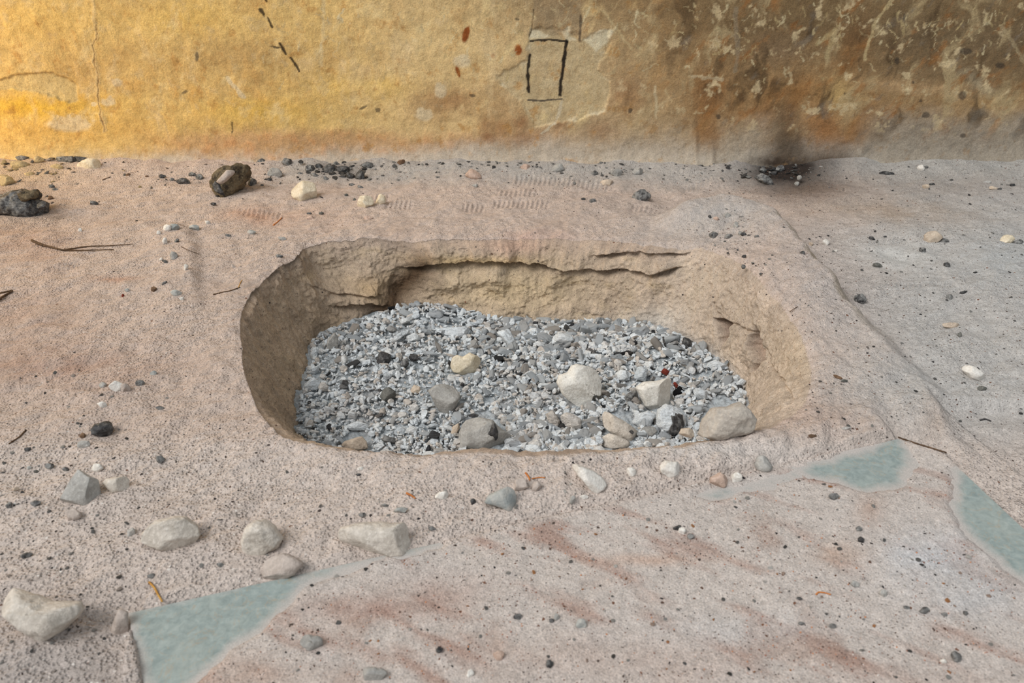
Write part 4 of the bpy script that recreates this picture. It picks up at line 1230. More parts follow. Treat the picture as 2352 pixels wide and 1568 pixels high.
for pts, lab, mt, fw in (
    ([(1570, 380), (1580, 315), (1640, 330), (1670, 400), (1640, 440), (1600, 430)], 'black crumbly charcoal by the right pit slope', 'char', .008),
    ([(1370, 310), (1385, 305), (1415, 425), (1400, 435)], 'thin black char splinter standing in the back right ash', 'char', .008),
    ([(1000, 910), (1050, 860), (1120, 850), (1145, 920), (1100, 980), (1030, 950)], 'black char patch left of the blocky white rock', 'charash', .008),
    ([(1330, 790), (1350, 765), (1395, 785), (1385, 820), (1345, 815)], 'black charcoal bit in the middle of the blocky rock top', 'char', .05),
    ([(1365, 745), (1380, 732), (1422, 748), (1410, 762)], 'black charcoal bit at the back of the blocky rock top', 'char', .04),
    ([(1150, 805), (1165, 796), (1195, 805), (1180, 815)], 'flat dark chip at the left of the blocky rock top', 'char', .045),
    ([(1240, 740), (1280, 700), (1310, 715), (1290, 750)], 'grey-black chip lying behind the blocky white rock', 'charash', .02),
    ([(970, 310), (990, 280), (1035, 300), (1020, 340)], 'black char at the back edge of the ash under the wall', 'char', .008),
    ([(1045, 1245), (1070, 1225), (1100, 1250), (1080, 1270)], 'black crumb on the long pale rock', 'char', .05),
    ([(1680, 630), (1700, 610), (1720, 650), (1705, 665)], 'black splinter in the right hand ash', 'char', .008)):
    rock('charcoal_piece', 'charcoal', lab, sc(pts, x4, y4, k4), MAT[mt], 'ash', .8, .1, 3, stripes=.1, fwd=fw)
rock('red_scrap', 'scrap', 'dark red leaf scrap right of the blocky white rock', sc([(1475, 770), (1500, 750), (1530, 790), (1515, 825)], x4, y4, k4), MAT['red'], 'ash', .4, .05, 2, fwd=.02)
rock('red_scrap', 'scrap', 'reddish burnt scrap on pinkish ash behind the blocky rock', sc([(1355, 660), (1390, 620), (1445, 650), (1420, 695)], x4, y4, k4), MAT['red'], 'ash', .4, .1, 2, fwd=.005)
for pts, lab in (
    (sc([(850, 375), (1060, 215), (1075, 260), (880, 400)], x3, y3, k3), 'long striped ash log fragment at the back of the ash'),
    (sc([(1270, 240), (1600, 215), (1695, 230), (1690, 300), (1560, 320), (1440, 300)], x3, y3, k3), 'longest pinkish ash log lying along the back wall'),
    (sc([(930, 160), (1090, 110), (1120, 135), (1000, 190)], x3, y3, k3), 'ash shard right under the soot stain'),
    (sc([(1000, 330), (1130, 270), (1190, 340), (1080, 360)], x3, y3, k3), 'white flaky ash shard right of the striped fragment'),
    (sc([(1930, 270), (2050, 240), (2110, 380), (2080, 430)], x3, y3, k3), 'tall upright ash shard in the back middle'),
    (sc([(100, 380), (160, 355), (240, 420), (220, 440)], x4, y4, k4), 'slim white ash stick at the back middle'),
    (sc([(260, 330), (360, 280), (480, 290), (500, 350), (400, 400), (280, 400)], x4, y4, k4), 'broad ash block at the back under the ledge'),
    (sc([(380, 1100), (440, 1060), (560, 1120), (570, 1230), (480, 1250), (400, 1190)], x4, y4, k4), 'square ash block below the biggest white rock'),
    (sc([(230, 1080), (300, 1040), (370, 1150), (360, 1200), (280, 1180)], x4, y4, k4), 'ribbed ash stick left of the square ash block'),
    (sc([(1670, 830), (1740, 820), (1860, 880), (1820, 920), (1690, 920)], x4, y4, k4), 'pale grey ribbed ash block on the right'),
    (sc([(1800, 580), (1900, 540), (2010, 590), (1980, 630), (1850, 630)], x4, y4, k4), 'layered ash chunk at the foot of the right slope'),
    (sc([(1090, 720), (1130, 610), (1230, 610), (1210, 750)], x4, y4, k4), 'curled ash lump above the blocky white rock'),
    (sc([(910, 650), (1030, 640), (1060, 700), (1000, 740), (900, 730)], x4, y4, k4), 'folded ash lump right of the biggest white rock'),
    (sc([(440, 1190), (560, 1140), (680, 1180), (680, 1230), (500, 1230)], x3, y3, k3), 'long grey ash piece in the near left ash'),
    (sc([(1250, 1290), (1290, 1230), (1370, 1260), (1350, 1320)], x3, y3, k3), 'rounded ash lump left of the beige pointed flake'),
    (sc([(40, 780), (130, 710), (190, 760), (170, 830), (60, 840)], x3, y3, k3), 'fan shaped ash shard by the left pit wall'),
    (sc([(260, 440), (270, 340), (330, 270), (365, 320), (360, 420), (300, 450)], x3, y3, k3), 'brownish ash block in the back left corner')):
    rock('ash_block', 'ash lump', lab, pts, MAT['gclod' if 'brownish' in lab else 'ash'], 'ash', .8, .10, 4, stripes=.10, fwd=.012)

# ------------------------------------------------------------------ things along the foot of the wall
k5, x5, y5 = 3.92, 440, 330
log = rock('charred_log', 'log', 'charred log stub lying aslant near the wall on the left', sc([(190, 370), (230, 300), (310, 240), (380, 240), (420, 195), (500, 215), (508, 262), (440, 380), (330, 495), (270, 470), (205, 430)], x5, y5, k5), MAT['log'], 'ground', .85, .15, 3, box=.7, sub=5, stripes=.10, cut=(.66, .88))
rock('split_face', None, 'pale sandy split face of the log', sc([(222, 345), (318, 238), (388, 238), (385, 262), (275, 372)], x5, y5, k5), MAT['sand'], 'ground', .5, .05, 2, parent=log, fwd=.05, contact=(515, 447))
rock('burnt_end', None, 'black burnt end of the log', sc([(190, 375), (215, 330), (268, 370), (300, 480), (215, 430)], x5, y5, k5), MAT['char'], 'ground', .7, .1, 2, parent=log, fwd=.035, contact=(515, 447))
mass = rock('charred_log', 'log', 'big crumbling charred log cut off by the left frame edge', [(-60, 470), (-30, 448), (18, 450), (50, 440), (84, 438), (88, 447), (76, 457), (107, 463), (106, 474), (107, 491), (92, 503), (58, 504), (15, 493), (-40, 500)], MAT['logmass'], 'ground', .9, .16, 3, sub=5, stripes=.09)
rock('burnt_crust', None, 'knobbly upper crust of the charred log', [(34, 450), (58, 438), (86, 437), (90, 450), (60, 462), (38, 462)], MAT['log'], 'ground', .8, .15, 3, parent=mass, contact=(50, 494), fwd=.02)
rock('burnt_end', None, 'black right end of the charred log', [(84, 470), (100, 460), (108, 468), (106, 478), (90, 482)], MAT['char'], 'ground', .8, .12, 3, parent=mass, contact=(50, 494), fwd=.04)

# name, category, material, cx, cy, w, h, rot, kind, label
LIST = [
 ('stone', 'stone', 'cream', 207, 381, 50, 36, -8, 'round', 'cream rock against the wall foot near the left edge'),
 ('stone', 'stone', 'cream', 700, 441, 55, 54, 0, 'round', 'round cream rock standing alone left of centre behind the pit'),
 ('stone', 'stone', 'cream', 838, 464, 38, 30, 0, 'round', 'larger cream stone of the touching pair behind the pit'),
 ('stone', 'stone', 'cream', 874, 459, 26, 26, 0, 'round', 'smaller cream stone of the touching pair behind the pit'),
 ('stone', 'stone', 'gclod', 631, 397, 32, 24, 0, 'round', 'grey speckled stone between the charred log stub and the charcoal heap'),
 ('stone', 'stone', 'pink', 1086, 401, 42, 26, 20, 'poly', 'pinkish stone by the wall below the rust stains'),
 ('stone', 'stone', 'pink', 1207, 388, 26, 22, 0, 'round', 'sandy pink stone by the wall below the drawn doorway'),
 ('pebble', 'stone', 'grey', 1091, 426, 16, 9, 0, 'round', 'small grey pebble in front of the pinkish stone by the wall'),
 ('stone', 'stone', 'beige', 1395, 420, 38, 15, 0, 'round', 'flat beige stone half buried left of the round charcoal lump'),
 ('charcoal_lump', 'charcoal', 'charash', 1473, 451, 40, 30, 0, 'round', 'round layered charcoal lump alone behind the pit'),
 ('charcoal_piece', 'charcoal', 'charash', 1366, 398, 20, 14, 0, 'poly', 'small charcoal behind the flat beige stone'),
 ('charcoal_piece', 'charcoal', 'char', 1340, 457, 13, 7, 0, 'poly', 'black chip left of the grey-blue bit behind the pit'),
 ('charcoal_piece', 'charcoal', 'charash', 1361, 461, 20, 11, 0, 'poly', 'grey-blue charcoal bit left of the round charcoal lump'),
 ('clod', 'clod', 'gclod', 1417, 397, 26, 20, 0, 'round', 'dark sandy clod with straw at the wall foot'),
 ('clod', 'clod', 'gclod', 1466, 394, 30, 18, 0, 'round', 'grey clod above the round charcoal lump'),
 ('clod', 'clod', 'gclod', 1280, 386, 34, 22, 0, 'round', 'big ashy clod at the wall foot under the drawn doorway'),
 ('charcoal_piece', 'charcoal', 'charash', 845, 380, 32, 17, 0, 'poly', 'charcoal piece just right of the charcoal heap'),
 ('charcoal_piece', 'charcoal', 'char', 958, 385, 17, 14, 0, 'poly', 'lone charcoal cube by the wall right of the wood chip'),
 ('wood_chip', 'wood chip', 'brown', 920, 373, 26, 12, -25, 'poly', 'tan wood chip by the wall right of the charcoal heap'),
 ('charcoal_piece', 'charcoal', 'char', 371, 405, 23, 11, 0, 'poly', 'flat black charcoal, first of the row left of the log stub'),
 ('charcoal_piece', 'charcoal', 'charash', 395, 412, 14, 9, 0, 'poly', 'small charcoal between the two flat black ones'),
 ('charcoal_piece', 'charcoal', 'char', 406, 404, 10, 6, 0, 'poly', 'tiny black chip behind the row left of the log stub'),
 ('charcoal_piece', 'charcoal', 'char', 421, 417, 31, 16, 0, 'round', 'flat oval charcoal, biggest of the row left of the log stub'),
 ('charcoal_piece', 'charcoal', 'charash', 440, 400, 22, 11, 10, 'poly', 'thin charcoal behind the flat oval one'),
 ('charcoal_piece', 'charcoal', 'charash', 458, 407, 17, 15, 0, 'round', 'rounded charcoal nearest the log stub on its left'),
 ('charcoal_piece', 'charcoal', 'charash', 505, 420, 26, 22, 0, 'poly', 'grey flake leaning on the left end of the log stub'),
 ('charcoal_piece', 'charcoal', 'charash', 577, 418, 30, 20, 20, 'poly', 'charcoal touching the right end of the log stub'),
 ('charcoal_piece', 'charcoal', 'char', 601, 425, 12, 6, 0, 'poly', 'black crumb right of the log stub'),
 ('charcoal_piece', 'charcoal', 'char', 619, 412, 14, 10, 0, 'poly', 'black crumb under the grey speckled stone'),
 ('charcoal_piece', 'charcoal', 'charash', 660, 373, 36, 20, 10, 'poly', 'charcoal piece against the wall left of the charcoal heap'),
 ('charcoal_piece', 'charcoal', 'charash', 692, 378, 16, 12, 0, 'poly', 'small charcoal right of the piece against the wall'),
 ('charcoal_piece', 'charcoal', 'charash', 602, 369, 26, 11, 0, 'poly', 'grey charcoal clod at the wall behind the log stub'),
 ('charcoal_piece', 'charcoal', 'char', 490, 468, 17, 7, 0, 'poly', 'black sliver in front of the log stub'),
 ('charcoal_piece', 'charcoal', 'charash', 215, 466, 26, 10, 12, 'poly', 'flat charcoal alone between the two charred logs'),
 ('charcoal_piece', 'charcoal', 'charash', 118, 428, 15, 10, 0, 'poly', 'upper of two dark bits behind the big charred log'),
 ('charcoal_piece', 'charcoal', 'charash', 126, 435, 15, 8, 0, 'poly', 'lower of two dark bits behind the big charred log'),
 ('pebble', 'stone', 'brown', 115, 454, 13, 11, 0, 'round', 'brown pebble right of the big charred log'),
 ('charcoal_slab', 'charcoal', 'charash', 150, 366, 60, 17, 0, 'poly', 'long dark charcoal at the wall left of the cream rock'),
 ('charcoal_slab', 'charcoal', 'char', 185, 366, 48, 16, 5, 'poly', 'dark charcoal right behind the cream rock'),
 ('charcoal_slab', 'charcoal', 'charash', 50, 364, 44, 12, 0, 'poly', 'dark char strip at the wall in the left corner'),
 ('clod', 'clod', 'yellow', 87, 367, 28, 16, 0, 'round', 'yellow-grey clod at the wall left of the long dark charcoal'),
 ('clod', 'clod', 'yellow', 40, 378, 50, 20, 0, 'round', 'widest yellowish clod in the left corner'),
 ('clod', 'clod', 'yellow', 130, 385, 28, 18, 0, 'round', 'yellowish clod in front of the long dark charcoal'),
 ('clod', 'clod', 'yellow', 14, 416, 34, 30, 0, 'round', 'yellow clod at the left frame edge behind the charred log'),
 ('clod', 'clod', 'yellow', 66, 400, 26, 14, 0, 'round', 'small yellowish clod below the widest clod'),
 ('wood_chip', 'wood chip', 'brown', 294, 402, 14, 8, -30, 'poly', 'brown chip left of the flat black charcoal row'),
 ('charcoal_piece', 'charcoal', 'brown', 336, 405, 12, 6, -10, 'poly', 'little brown curl left of the first flat charcoal'),
 # charcoal heap
 ('charcoal_piece', 'charcoal', 'charash', 712, 388, 24, 20, 0, 'poly', 'ashy piece at the left end of the charcoal heap'),
 ('charcoal_piece', 'charcoal', 'char', 733, 381, 20, 14, 10, 'poly', 'back left piece of the charcoal heap'),
 ('charcoal_piece', 'charcoal', 'char', 756, 388, 32, 22, -10, 'poly', 'tallest black piece in the middle of the charcoal heap'),
 ('charcoal_piece', 'charcoal', 'char', 790, 390, 34, 22, 5, 'poly', 'broad black piece right of the middle of the charcoal heap'),
 ('charcoal_piece', 'charcoal', 'char', 826, 404, 26, 30, 10, 'poly', 'upright splintered piece at the right end of the charcoal heap'),
 ('charcoal_piece', 'charcoal', 'char', 805, 404, 26, 16, 20, 'poly', 'black piece leaning on the upright splintered one'),
 ('charcoal_piece', 'charcoal', 'charash', 722, 402, 22, 10, 15, 'poly', 'flat shard at the front left of the charcoal heap'),
 ('charcoal_piece', 'charcoal', 'charash', 748, 409, 18, 12, -15, 'poly', 'small ashy shard at the front of the charcoal heap'),
 ('charcoal_piece', 'charcoal', 'char', 785, 408, 20, 12, 0, 'poly', 'small black piece at the front middle of the charcoal heap'),
 ('charcoal_piece', 'charcoal', 'charash', 686, 400, 22, 12, -10, 'poly', 'loose dark shard left of the charcoal heap'),
 ('charcoal_piece', 'charcoal', 'charash', 808, 424, 16, 8, 0, 'poly', 'grey crumb in front of the charcoal heap'),
 ('charcoal_piece', 'charcoal', 'charash', 826, 429, 18, 7, 15, 'poly', 'grey sliver in front right of the charcoal heap'),
 ('charcoal_piece', 'charcoal', 'charash', 772, 375, 18, 10, 0, 'poly', 'ashy chip on the back of the charcoal heap'),
 ('pebble', 'stone', 'dark', 795, 448, 11, 7, 0, 'round', 'dark pebble left of the touching pair of cream stones'),
 ('pebble', 'stone', 'dark', 814, 458, 8, 7, 0, 'round', 'darker speck-sized pebble beside the larger cream stone'),
 ('charcoal_piece', 'charcoal', 'char', 710, 490, 15, 6, 0, 'poly', 'black sliver below the round cream rock'),
 ('pebble', 'stone', 'dark', 738, 490, 16, 9, -10, 'poly', 'dark grey pebble below right of the round cream rock'),
 ('pebble', 'stone', 'pink', 714, 500, 20, 9, 0, 'round', 'pinkish pebble under the black sliver'),
 ('pebble', 'stone', 'pink', 845, 500, 24, 9, 0, 'round', 'buried pinkish pebble below the touching pair of stones'),
 # burnt corner at the soot stain
 ('charcoal_lump', 'charcoal', 'char', 1782, 374, 26, 20, 0, 'poly', 'black charcoal in the sooty hollow at the wall'),
 ('charcoal_piece', 'charcoal', 'charash', 1792, 388, 24, 18, 0, 'poly', 'grey charcoal in the middle of the sooty hollow'),
 ('charcoal_piece', 'charcoal', 'charash', 1752, 391, 18, 14, 0, 'poly', 'ashy bit at the left of the sooty hollow'),
 ('charcoal_lump', 'charcoal', 'charash', 1756, 412, 42, 18, 28, 'round', 'long grey-topped charcoal in front of the sooty hollow'),
 ('charcoal_piece', 'charcoal', 'char', 1778, 398, 16, 10, 0, 'poly', 'black chip above the long grey-topped charcoal'),
 ('pebble', 'stone', 'gclod', 1836, 408, 13, 11, 0, 'round', 'grey pebble right of the sooty hollow'),
 ('pebble', 'stone', 'gclod', 1830, 422, 12, 11, 0, 'round', 'grey pebble on brown burnt earth'),
 ('clod', 'clod', 'gclod', 1897, 393, 50, 24, 10, 'round', 'lumpy grey clod right of the sooty hollow'),
 ('clod', 'clod', 'gclod', 1965, 388, 46, 20, 0, 'round', 'soft grey clod farther right of the sooty hollow'),
 ('clod', 'clod', 'sand', 1903, 356, 16, 10, 20, 'round', 'tan bit in the sooty crack at the wall foot'),
 # right back
 ('stone', 'stone', 'quartz', 2115, 386, 17, 14, 0, 'round', 'pale stone at the wall foot on the right'),
 ('charcoal_piece', 'charcoal', 'charash', 2128, 384, 16, 9, 0, 'poly', 'dark bit touching the pale stone at the right wall foot'),
 ('charcoal_piece', 'charcoal', 'char', 2222, 388, 26, 10, 18, 'poly', 'oblong black charcoal at the wall foot on the far right'),
 ('charcoal_piece', 'charcoal', 'char', 2036, 398, 44, 10, 5, 'poly', 'low strip of black charcoal left of the pale wall-foot stone'),
 ('stone', 'stone', 'beige', 2128, 428, 18, 12, 0, 'round', 'beige stone with a black sliver behind it on the right'),
 ('charcoal_piece', 'charcoal', 'char', 2141, 423, 24, 6, 0, 'poly', 'black sliver behind the beige stone on the right'),
 ('stone', 'stone', 'beige', 2282, 432, 24, 8, 10, 'round', 'flat beige stone on the far right'),
 ('charcoal_piece', 'charcoal', 'char', 2296, 434, 14, 6, 0, 'poly', 'black bit at the end of the flat beige stone'),
 ('charcoal_piece', 'charcoal', 'char', 2326, 425, 18, 8, 15, 'poly', 'black bit on reddish sand at the far right'),
 ('stone', 'stone', 'grey', 2268, 418, 22, 7, 0, 'round', 'thin grey stone above the flat beige one'),
 ('stone', 'stone', 'beige', 2142, 545, 44, 26, 0, 'round', 'largest beige rock on the grey sand right of the pit'),
 ('charcoal_piece', 'charcoal', 'charash', 2170, 553, 22, 12, 15, 'poly', 'dark bit tucked behind the largest beige rock'),
 ('stone', 'stone', 'cream', 2313, 549, 32, 22, 0, 'round', 'cream rock by the right frame edge'),
 ('charcoal_piece', 'charcoal', 'charash', 2341, 556, 26, 12, 0, 'poly', 'charcoal right of the cream rock by the right frame edge'),
 ('flint_flake', 'stone', 'quartz', 1898, 557, 18, 20, 15, 'poly', 'white triangular flint right of the earth ridge'),
 ('pebble', 'stone', 'beige', 1862, 560, 12, 10, 0, 'poly', 'small beige pebble left of the white triangular flint'),
 ('pebble', 'stone', 'quartz', 1921, 576, 11, 7, 0, 'round', 'white speck-sized pebble below the white triangular flint'),
 ('charcoal_piece', 'charcoal', 'char', 1844, 581, 13, 11, 0, 'poly', 'black charcoal at the foot of the earth ridge'),
 ('charcoal_piece', 'charcoal', 'charash', 2120, 574, 22, 13, 20, 'poly', 'dark lump below the largest beige rock'),
 ('charcoal_piece', 'charcoal', 'char', 2176, 608, 20, 12, 10, 'poly', 'dark lump right of the pale ash patch'),
 ('pebble', 'stone', 'dark', 2015, 609, 24, 12, 10, 'round', 'dark oval pebble below the pale ash patch'),
 ('charcoal_piece', 'charcoal', 'char', 2002, 547, 18, 9, 15, 'poly', 'black chip at the left of the pale ash patch'),
 ('charcoal_piece', 'charcoal', 'char', 2033, 543, 12, 5, 0, 'poly', 'tiny black chip above the pale ash patch'),
 ('stone', 'stone', 'beige', 2186, 747, 46, 13, 4, 'round', 'long smooth tan stone on the grey sand at the right'),
 ('pebble', 'stone', 'dark', 2205, 769, 10, 14, 10, 'round', 'dark pebble just below the long tan stone'),
 ('charcoal_piece', 'charcoal', 'char', 2214, 671, 22, 8, -10, 'poly', 'black chip above the long tan stone'),
 ('charcoal_piece', 'charcoal', 'charash', 2180, 682, 22, 14, 0, 'poly', 'grey charcoal left of the black chip on the right'),
 ('flint_flake', 'stone', 'quartz', 2238, 857, 66, 26, 34, 'poly', 'white oblong shard at the right edge of the picture'),
 ('clod', 'clod', 'dark', 2256, 892, 24, 12, 0, 'round', 'dark clod under the lower end of the white oblong shard'),
 ('wood_chip', 'wood chip', 'brown', 1925, 866, 30, 8, 24, 'poly', 'brown splinter on the sand right of the pit'),
 ('pebble', 'stone', 'dark', 1940, 875, 18, 8, 0, 'round', 'dark pebble at the end of the brown splinter'),
 ('clod', 'clod', 'charash', 1976, 686, 26, 26, 20, 'round', 'grey-black ashy clod on the sand right of the ridge'),
 # top of the ridge
 ('stone', 'stone', 'orange', 1703, 479, 22, 9, -8, 'round', 'orange-tan stone on top of the earth ridge'),
 ('pebble', 'stone', 'pink', 1645, 502, 14, 10, 0, 'round', 'reddish pebble on the earth ridge'),
 ('charcoal_piece', 'charcoal', 'char', 1629, 500, 13, 13, 0, 'poly', 'black crumb left of the reddish pebble'),
 ('stone', 'stone', 'gclod', 1672, 496, 20, 18, -30, 'poly', 'grey-green stone behind the reddish pebble'),
 ('stone', 'stone', 'grey', 1690, 517, 14, 18, 10, 'poly', 'upright grey stone on the earth ridge'),
 ('charcoal_piece', 'charcoal', 'charash', 1638, 540, 22, 18, 0, 'poly', 'grey charcoal at the back right rim of the pit'),
 ('charcoal_piece', 'charcoal', 'charash', 1674, 543, 22, 14, 0, 'poly', 'ashy charcoal right of the one at the back right rim'),
 ('charcoal_piece', 'charcoal', 'char', 1708, 538, 15, 10, 0, 'poly', 'shiny black chip on the ridge below the upright grey stone'),
 ('stone', 'stone', 'grey', 1700, 536, 12, 12, 0, 'poly', 'pale grey bit left of the shiny black chip'),
 ('charcoal_piece', 'charcoal', 'charash', 1738, 543, 13, 8, -20, 'poly', 'dark chip right of the shiny black chip'),
 ('charcoal_piece', 'charcoal', 'char', 1709, 588, 12, 9, -20, 'poly', 'black chip lower on the ridge slope'),
 ('charcoal_piece', 'charcoal', 'charash', 1708, 612, 11, 14, 0, 'poly', 'grey chip below the black chip on the ridge slope'),
 # left ground
 ('flint_flake', 'stone', 'quartz', 384, 523, 26, 19, -10, 'poly', 'white flint at the top of the left sand ridge'),
 ('flint_flake', 'stone', 'flint', 400, 521, 26, 20, 20, 'poly', 'grey-brown flint right against the white flint'),
 ('flint_flake', 'stone', 'quartz', 364, 534, 11, 12, 0, 'poly', 'small white chip left of the white flint'),
 ('flint_flake', 'stone', 'quartz', 378, 553, 16, 18, 30, 'poly', 'white chip below the white flint'),
 ('charcoal_piece', 'charcoal', 'charash', 405, 553, 15, 10, -30, 'poly', 'grey charcoal on the left sand ridge'),
 ('flint_flake', 'stone', 'flint', 447, 523, 26, 14, 15, 'round', 'blue-grey oval flint behind the left sand ridge'),
 ('pebble', 'stone', 'quartz', 476, 511, 14, 10, 0, 'round', 'white pebble right of the blue-grey oval flint'),
 ('charcoal_piece', 'charcoal', 'charash', 522, 541, 29, 8, 8, 'poly', 'long dark sliver behind the left end of the pit'),
 ('stone', 'stone', 'flint', 577, 533, 22, 11, -8, 'round', 'small grey stone right of the long dark sliver'),
 ('pebble', 'stone', 'gclod', 648, 548, 20, 10, 10, 'round', 'sandy grey pebble near the back left pit corner'),
 ('charcoal_piece', 'charcoal', 'charash', 640, 588, 22, 8, 5, 'poly', 'charred stick end at the back left pit rim'),
 ('flint_flake', 'stone', 'gclod', 398, 588, 26, 20, 45, 'poly', 'greyish flint in the small cluster on the left ridge'),
 ('charcoal_piece', 'charcoal', 'char', 378, 600, 16, 8, 20, 'poly', 'black chip in the small cluster on the left ridge'),
 ('flint_flake', 'stone', 'quartz', 369, 595, 12, 9, 0, 'poly', 'pale chip left of the black chip in the small cluster'),
 ('flint_flake', 'stone', 'quartz', 426, 614, 15, 20, 25, 'poly', 'pale flint on the lip of the left ridge'),
 ('flint_flake', 'stone', 'flint', 405, 673, 27, 16, 15, 'round', 'green-grey flint lower on the left ridge'),
 ('flint_flake', 'stone', 'quartz', 418, 686, 15, 10, 0, 'poly', 'small pale chip just below the green-grey flint'),
 ('wood_chip', 'wood chip', 'brown', 352, 664, 18, 16, -30, 'poly', 'brown chip left of the green-grey flint'),
 ('charcoal_piece', 'charcoal', 'charash', 376, 650, 18, 7, -25, 'poly', 'dark sliver right of the brown chip on the left'),
 ('pebble', 'stone', 'flint', 292, 667, 13, 10, 0, 'round', 'grey pebble left of the sand ridge'),
 ('pebble', 'stone', 'red', 282, 679, 8, 8, 0, 'round', 'brick-red crumb by the grey pebble'),
 ('pebble', 'stone', 'quartz', 184, 528, 10, 9, 0, 'round', 'white pebble behind the long dry twig'),
 ('wood_chip', 'wood chip', 'sand', 535, 612, 18, 9, 30, 'poly', 'sandy chip left of the pit'),
 # left foreground
 ('flint_flake', 'stone', 'quartz', 266, 888, 34, 32, 15, 'poly', 'bright white flint left of the pit'),
 ('clod', 'clod', 'sand', 287, 891, 26, 22, 0, 'round', 'sandy lump against the bright white flint'),
 ('charcoal_piece', 'charcoal', 'charash', 321, 880, 24, 15, 0, 'poly', 'dark charcoal right of the bright white flint'),
 ('pebble', 'stone', 'grey', 236, 885, 18, 16, 0, 'round', 'grey pebble left of the bright white flint'),
 ('flint_flake', 'stone', 'quartz', 233, 929, 28, 16, 5, 'poly', 'small white flint below the bright white flint'),
 ('charcoal_lump', 'charcoal', 'char', 235, 988, 44, 40, -20, 'round', 'black glossy charcoal lump left of the pit'),
 ('charcoal_piece', 'charcoal', 'charash', 368, 937, 22, 10, 8, 'poly', 'flat charcoal crumb on the sand near the left pit rim'),
 ('pebble', 'stone', 'flint', 352, 857, 18, 13, -20, 'poly', 'blue-grey chip above the dark charcoal'),
 ('flint_flake', 'stone', 'grey', 192, 1020, 32, 22, -10, 'poly', 'grey flint flake below the black glossy lump'),
 ('wood_chip', 'wood chip', 'brown', 189, 1000, 15, 16, -40, 'poly', 'brown chip above the grey flint flake'),
 ('flint_flake', 'stone', 'quartz', 221, 1074, 36, 22, 0, 'poly', 'pinkish white shard above the large grey flint'),
 ('charcoal_piece', 'charcoal', 'charash', 367, 1055, 24, 20, 0, 'poly', 'square grey charcoal crumb alone in the left foreground'),
 ('charcoal_piece', 'charcoal', 'charash', 114, 1070, 20, 16, 0, 'poly', 'dark crumb above left of the large grey flint'),
 ('pebble', 'stone', 'flint', 66, 1074, 16, 11, 0, 'poly', 'grey-green pebble far left'),
 ('pebble', 'stone', 'dark', 83, 1083, 18, 10, 0, 'poly', 'dark pebble right of the grey-green pebble'),
 ('charcoal_piece', 'charcoal', 'charash', 150, 1078, 16, 12, 0, 'poly', 'dark crumb at the top left of the large grey flint'),
 ('charcoal_piece', 'charcoal', 'char', 62, 1032, 20, 11, -15, 'poly', 'black chip at the far left of the sand'),
 ('charcoal_piece', 'charcoal', 'charash', 82, 1155, 24, 16, 0, 'poly', 'dark charcoal crumb left of the large grey flint'),
 ('charcoal_piece', 'charcoal', 'charash', 20, 1160, 16, 20, 0, 'poly', 'grey charcoal crumb at the left frame edge'),
 ('wood_chip', 'wood chip', 'beige', 35, 1123, 18, 10, -25, 'poly', 'tan chip near the left frame edge'),
 ('flint_flake', 'stone', 'near', 266, 1113, 76, 44, -12, 'poly', 'whitish flint right beside the large grey flint'),
 ('clod', 'clod', 'sand', 168, 1182, 34, 28, 0, 'round', 'sandy clod below the large grey flint'),
 ('charcoal_piece', 'charcoal', 'charash', 62, 1275, 28, 15, -10, 'poly', 'charcoal crumb left of the foreground stones'),
 ('charcoal_piece', 'charcoal', 'charash', 347, 1322, 22, 14, 0, 'poly', 'charcoal crumb above the yellow straw'),
 ('charcoal_piece', 'charcoal', 'charash', 505, 1297, 18, 12, 0, 'poly', 'grey crumb between two foreground stones'),
 ('flint_flake', 'stone', 'grey', 300, 1222, 24, 24, 30, 'poly', 'grey shadowed chip left of the brown-faced stone'),
 # near bank
 ('pebble', 'stone', 'quartz', 1015, 1138, 33, 20, 0, 'round', 'smooth white pebble on the near sand bank'),
 ('charcoal_piece', 'charcoal', 'char', 1087, 1152, 15, 15, 0, 'poly', 'black crumb left of the blue-grey curved flint'),
 ('flint_flake', 'stone', 'sand', 1195, 1114, 40, 34, 10, 'poly', 'sandy stone behind the blue-grey curved flint'),
 ('pebble', 'stone', 'sand', 1232, 1118, 20, 28, 0, 'round', 'sand-coloured pebble right of the sandy stone'),
 ('stone', 'stone', 'quartz', 1540, 1076, 46, 40, 0, 'round', 'white lumpy stone on the near bank right of centre'),
 ('pebble', 'stone', 'quartz', 1450, 1084, 26, 22, 0, 'round', 'round white pebble on the near bank'),
 ('stone', 'stone', 'pink', 1655, 1104, 60, 36, -5, 'poly', 'rust-edged pinkish stone at the slab edge'),
 ('flint_flake', 'stone', 'quartz', 1692, 1097, 26, 30, 25, 'poly', 'white flake against the rust-edged pinkish stone'),
 ('stone', 'stone', 'grey', 1755, 1066, 44, 36, 10, 'round', 'dusty grey stone in the bank near the slab'),
 ('pebble', 'stone', 'quartz', 1341, 1141, 20, 11, 0, 'round', 'small white pebble under the bone-like stone'),
 ('pebble', 'stone', 'grey', 1314, 1147, 16, 20, 0, 'round', 'dusty pebble left of the small white pebble'),
 ('flint_flake', 'stone', 'flint', 920, 1172, 36, 16, -8, 'poly', 'thin grey flake above the widest foreground stone'),
 ('charcoal_piece', 'charcoal', 'charash', 884, 1160, 26, 7, 8, 'poly', 'dark sliver left of the thin grey flake'),
 ('charcoal_piece', 'charcoal', 'charash', 992, 1213, 22, 12, 10, 'poly', 'black chip right of the widest foreground stone'),
 ('pebble', 'stone', 'quartz', 828, 1076, 16, 9, 0, 'round', 'white chip on the near rim'),
 ('charcoal_piece', 'charcoal', 'charash', 822, 1090, 16, 7, -10, 'poly', 'grey sliver under the white chip on the near rim'),
 ('charcoal_piece', 'charcoal', 'charash', 832, 1182, 20, 14, 0, 'poly', 'grey crumb above the widest foreground stone'),
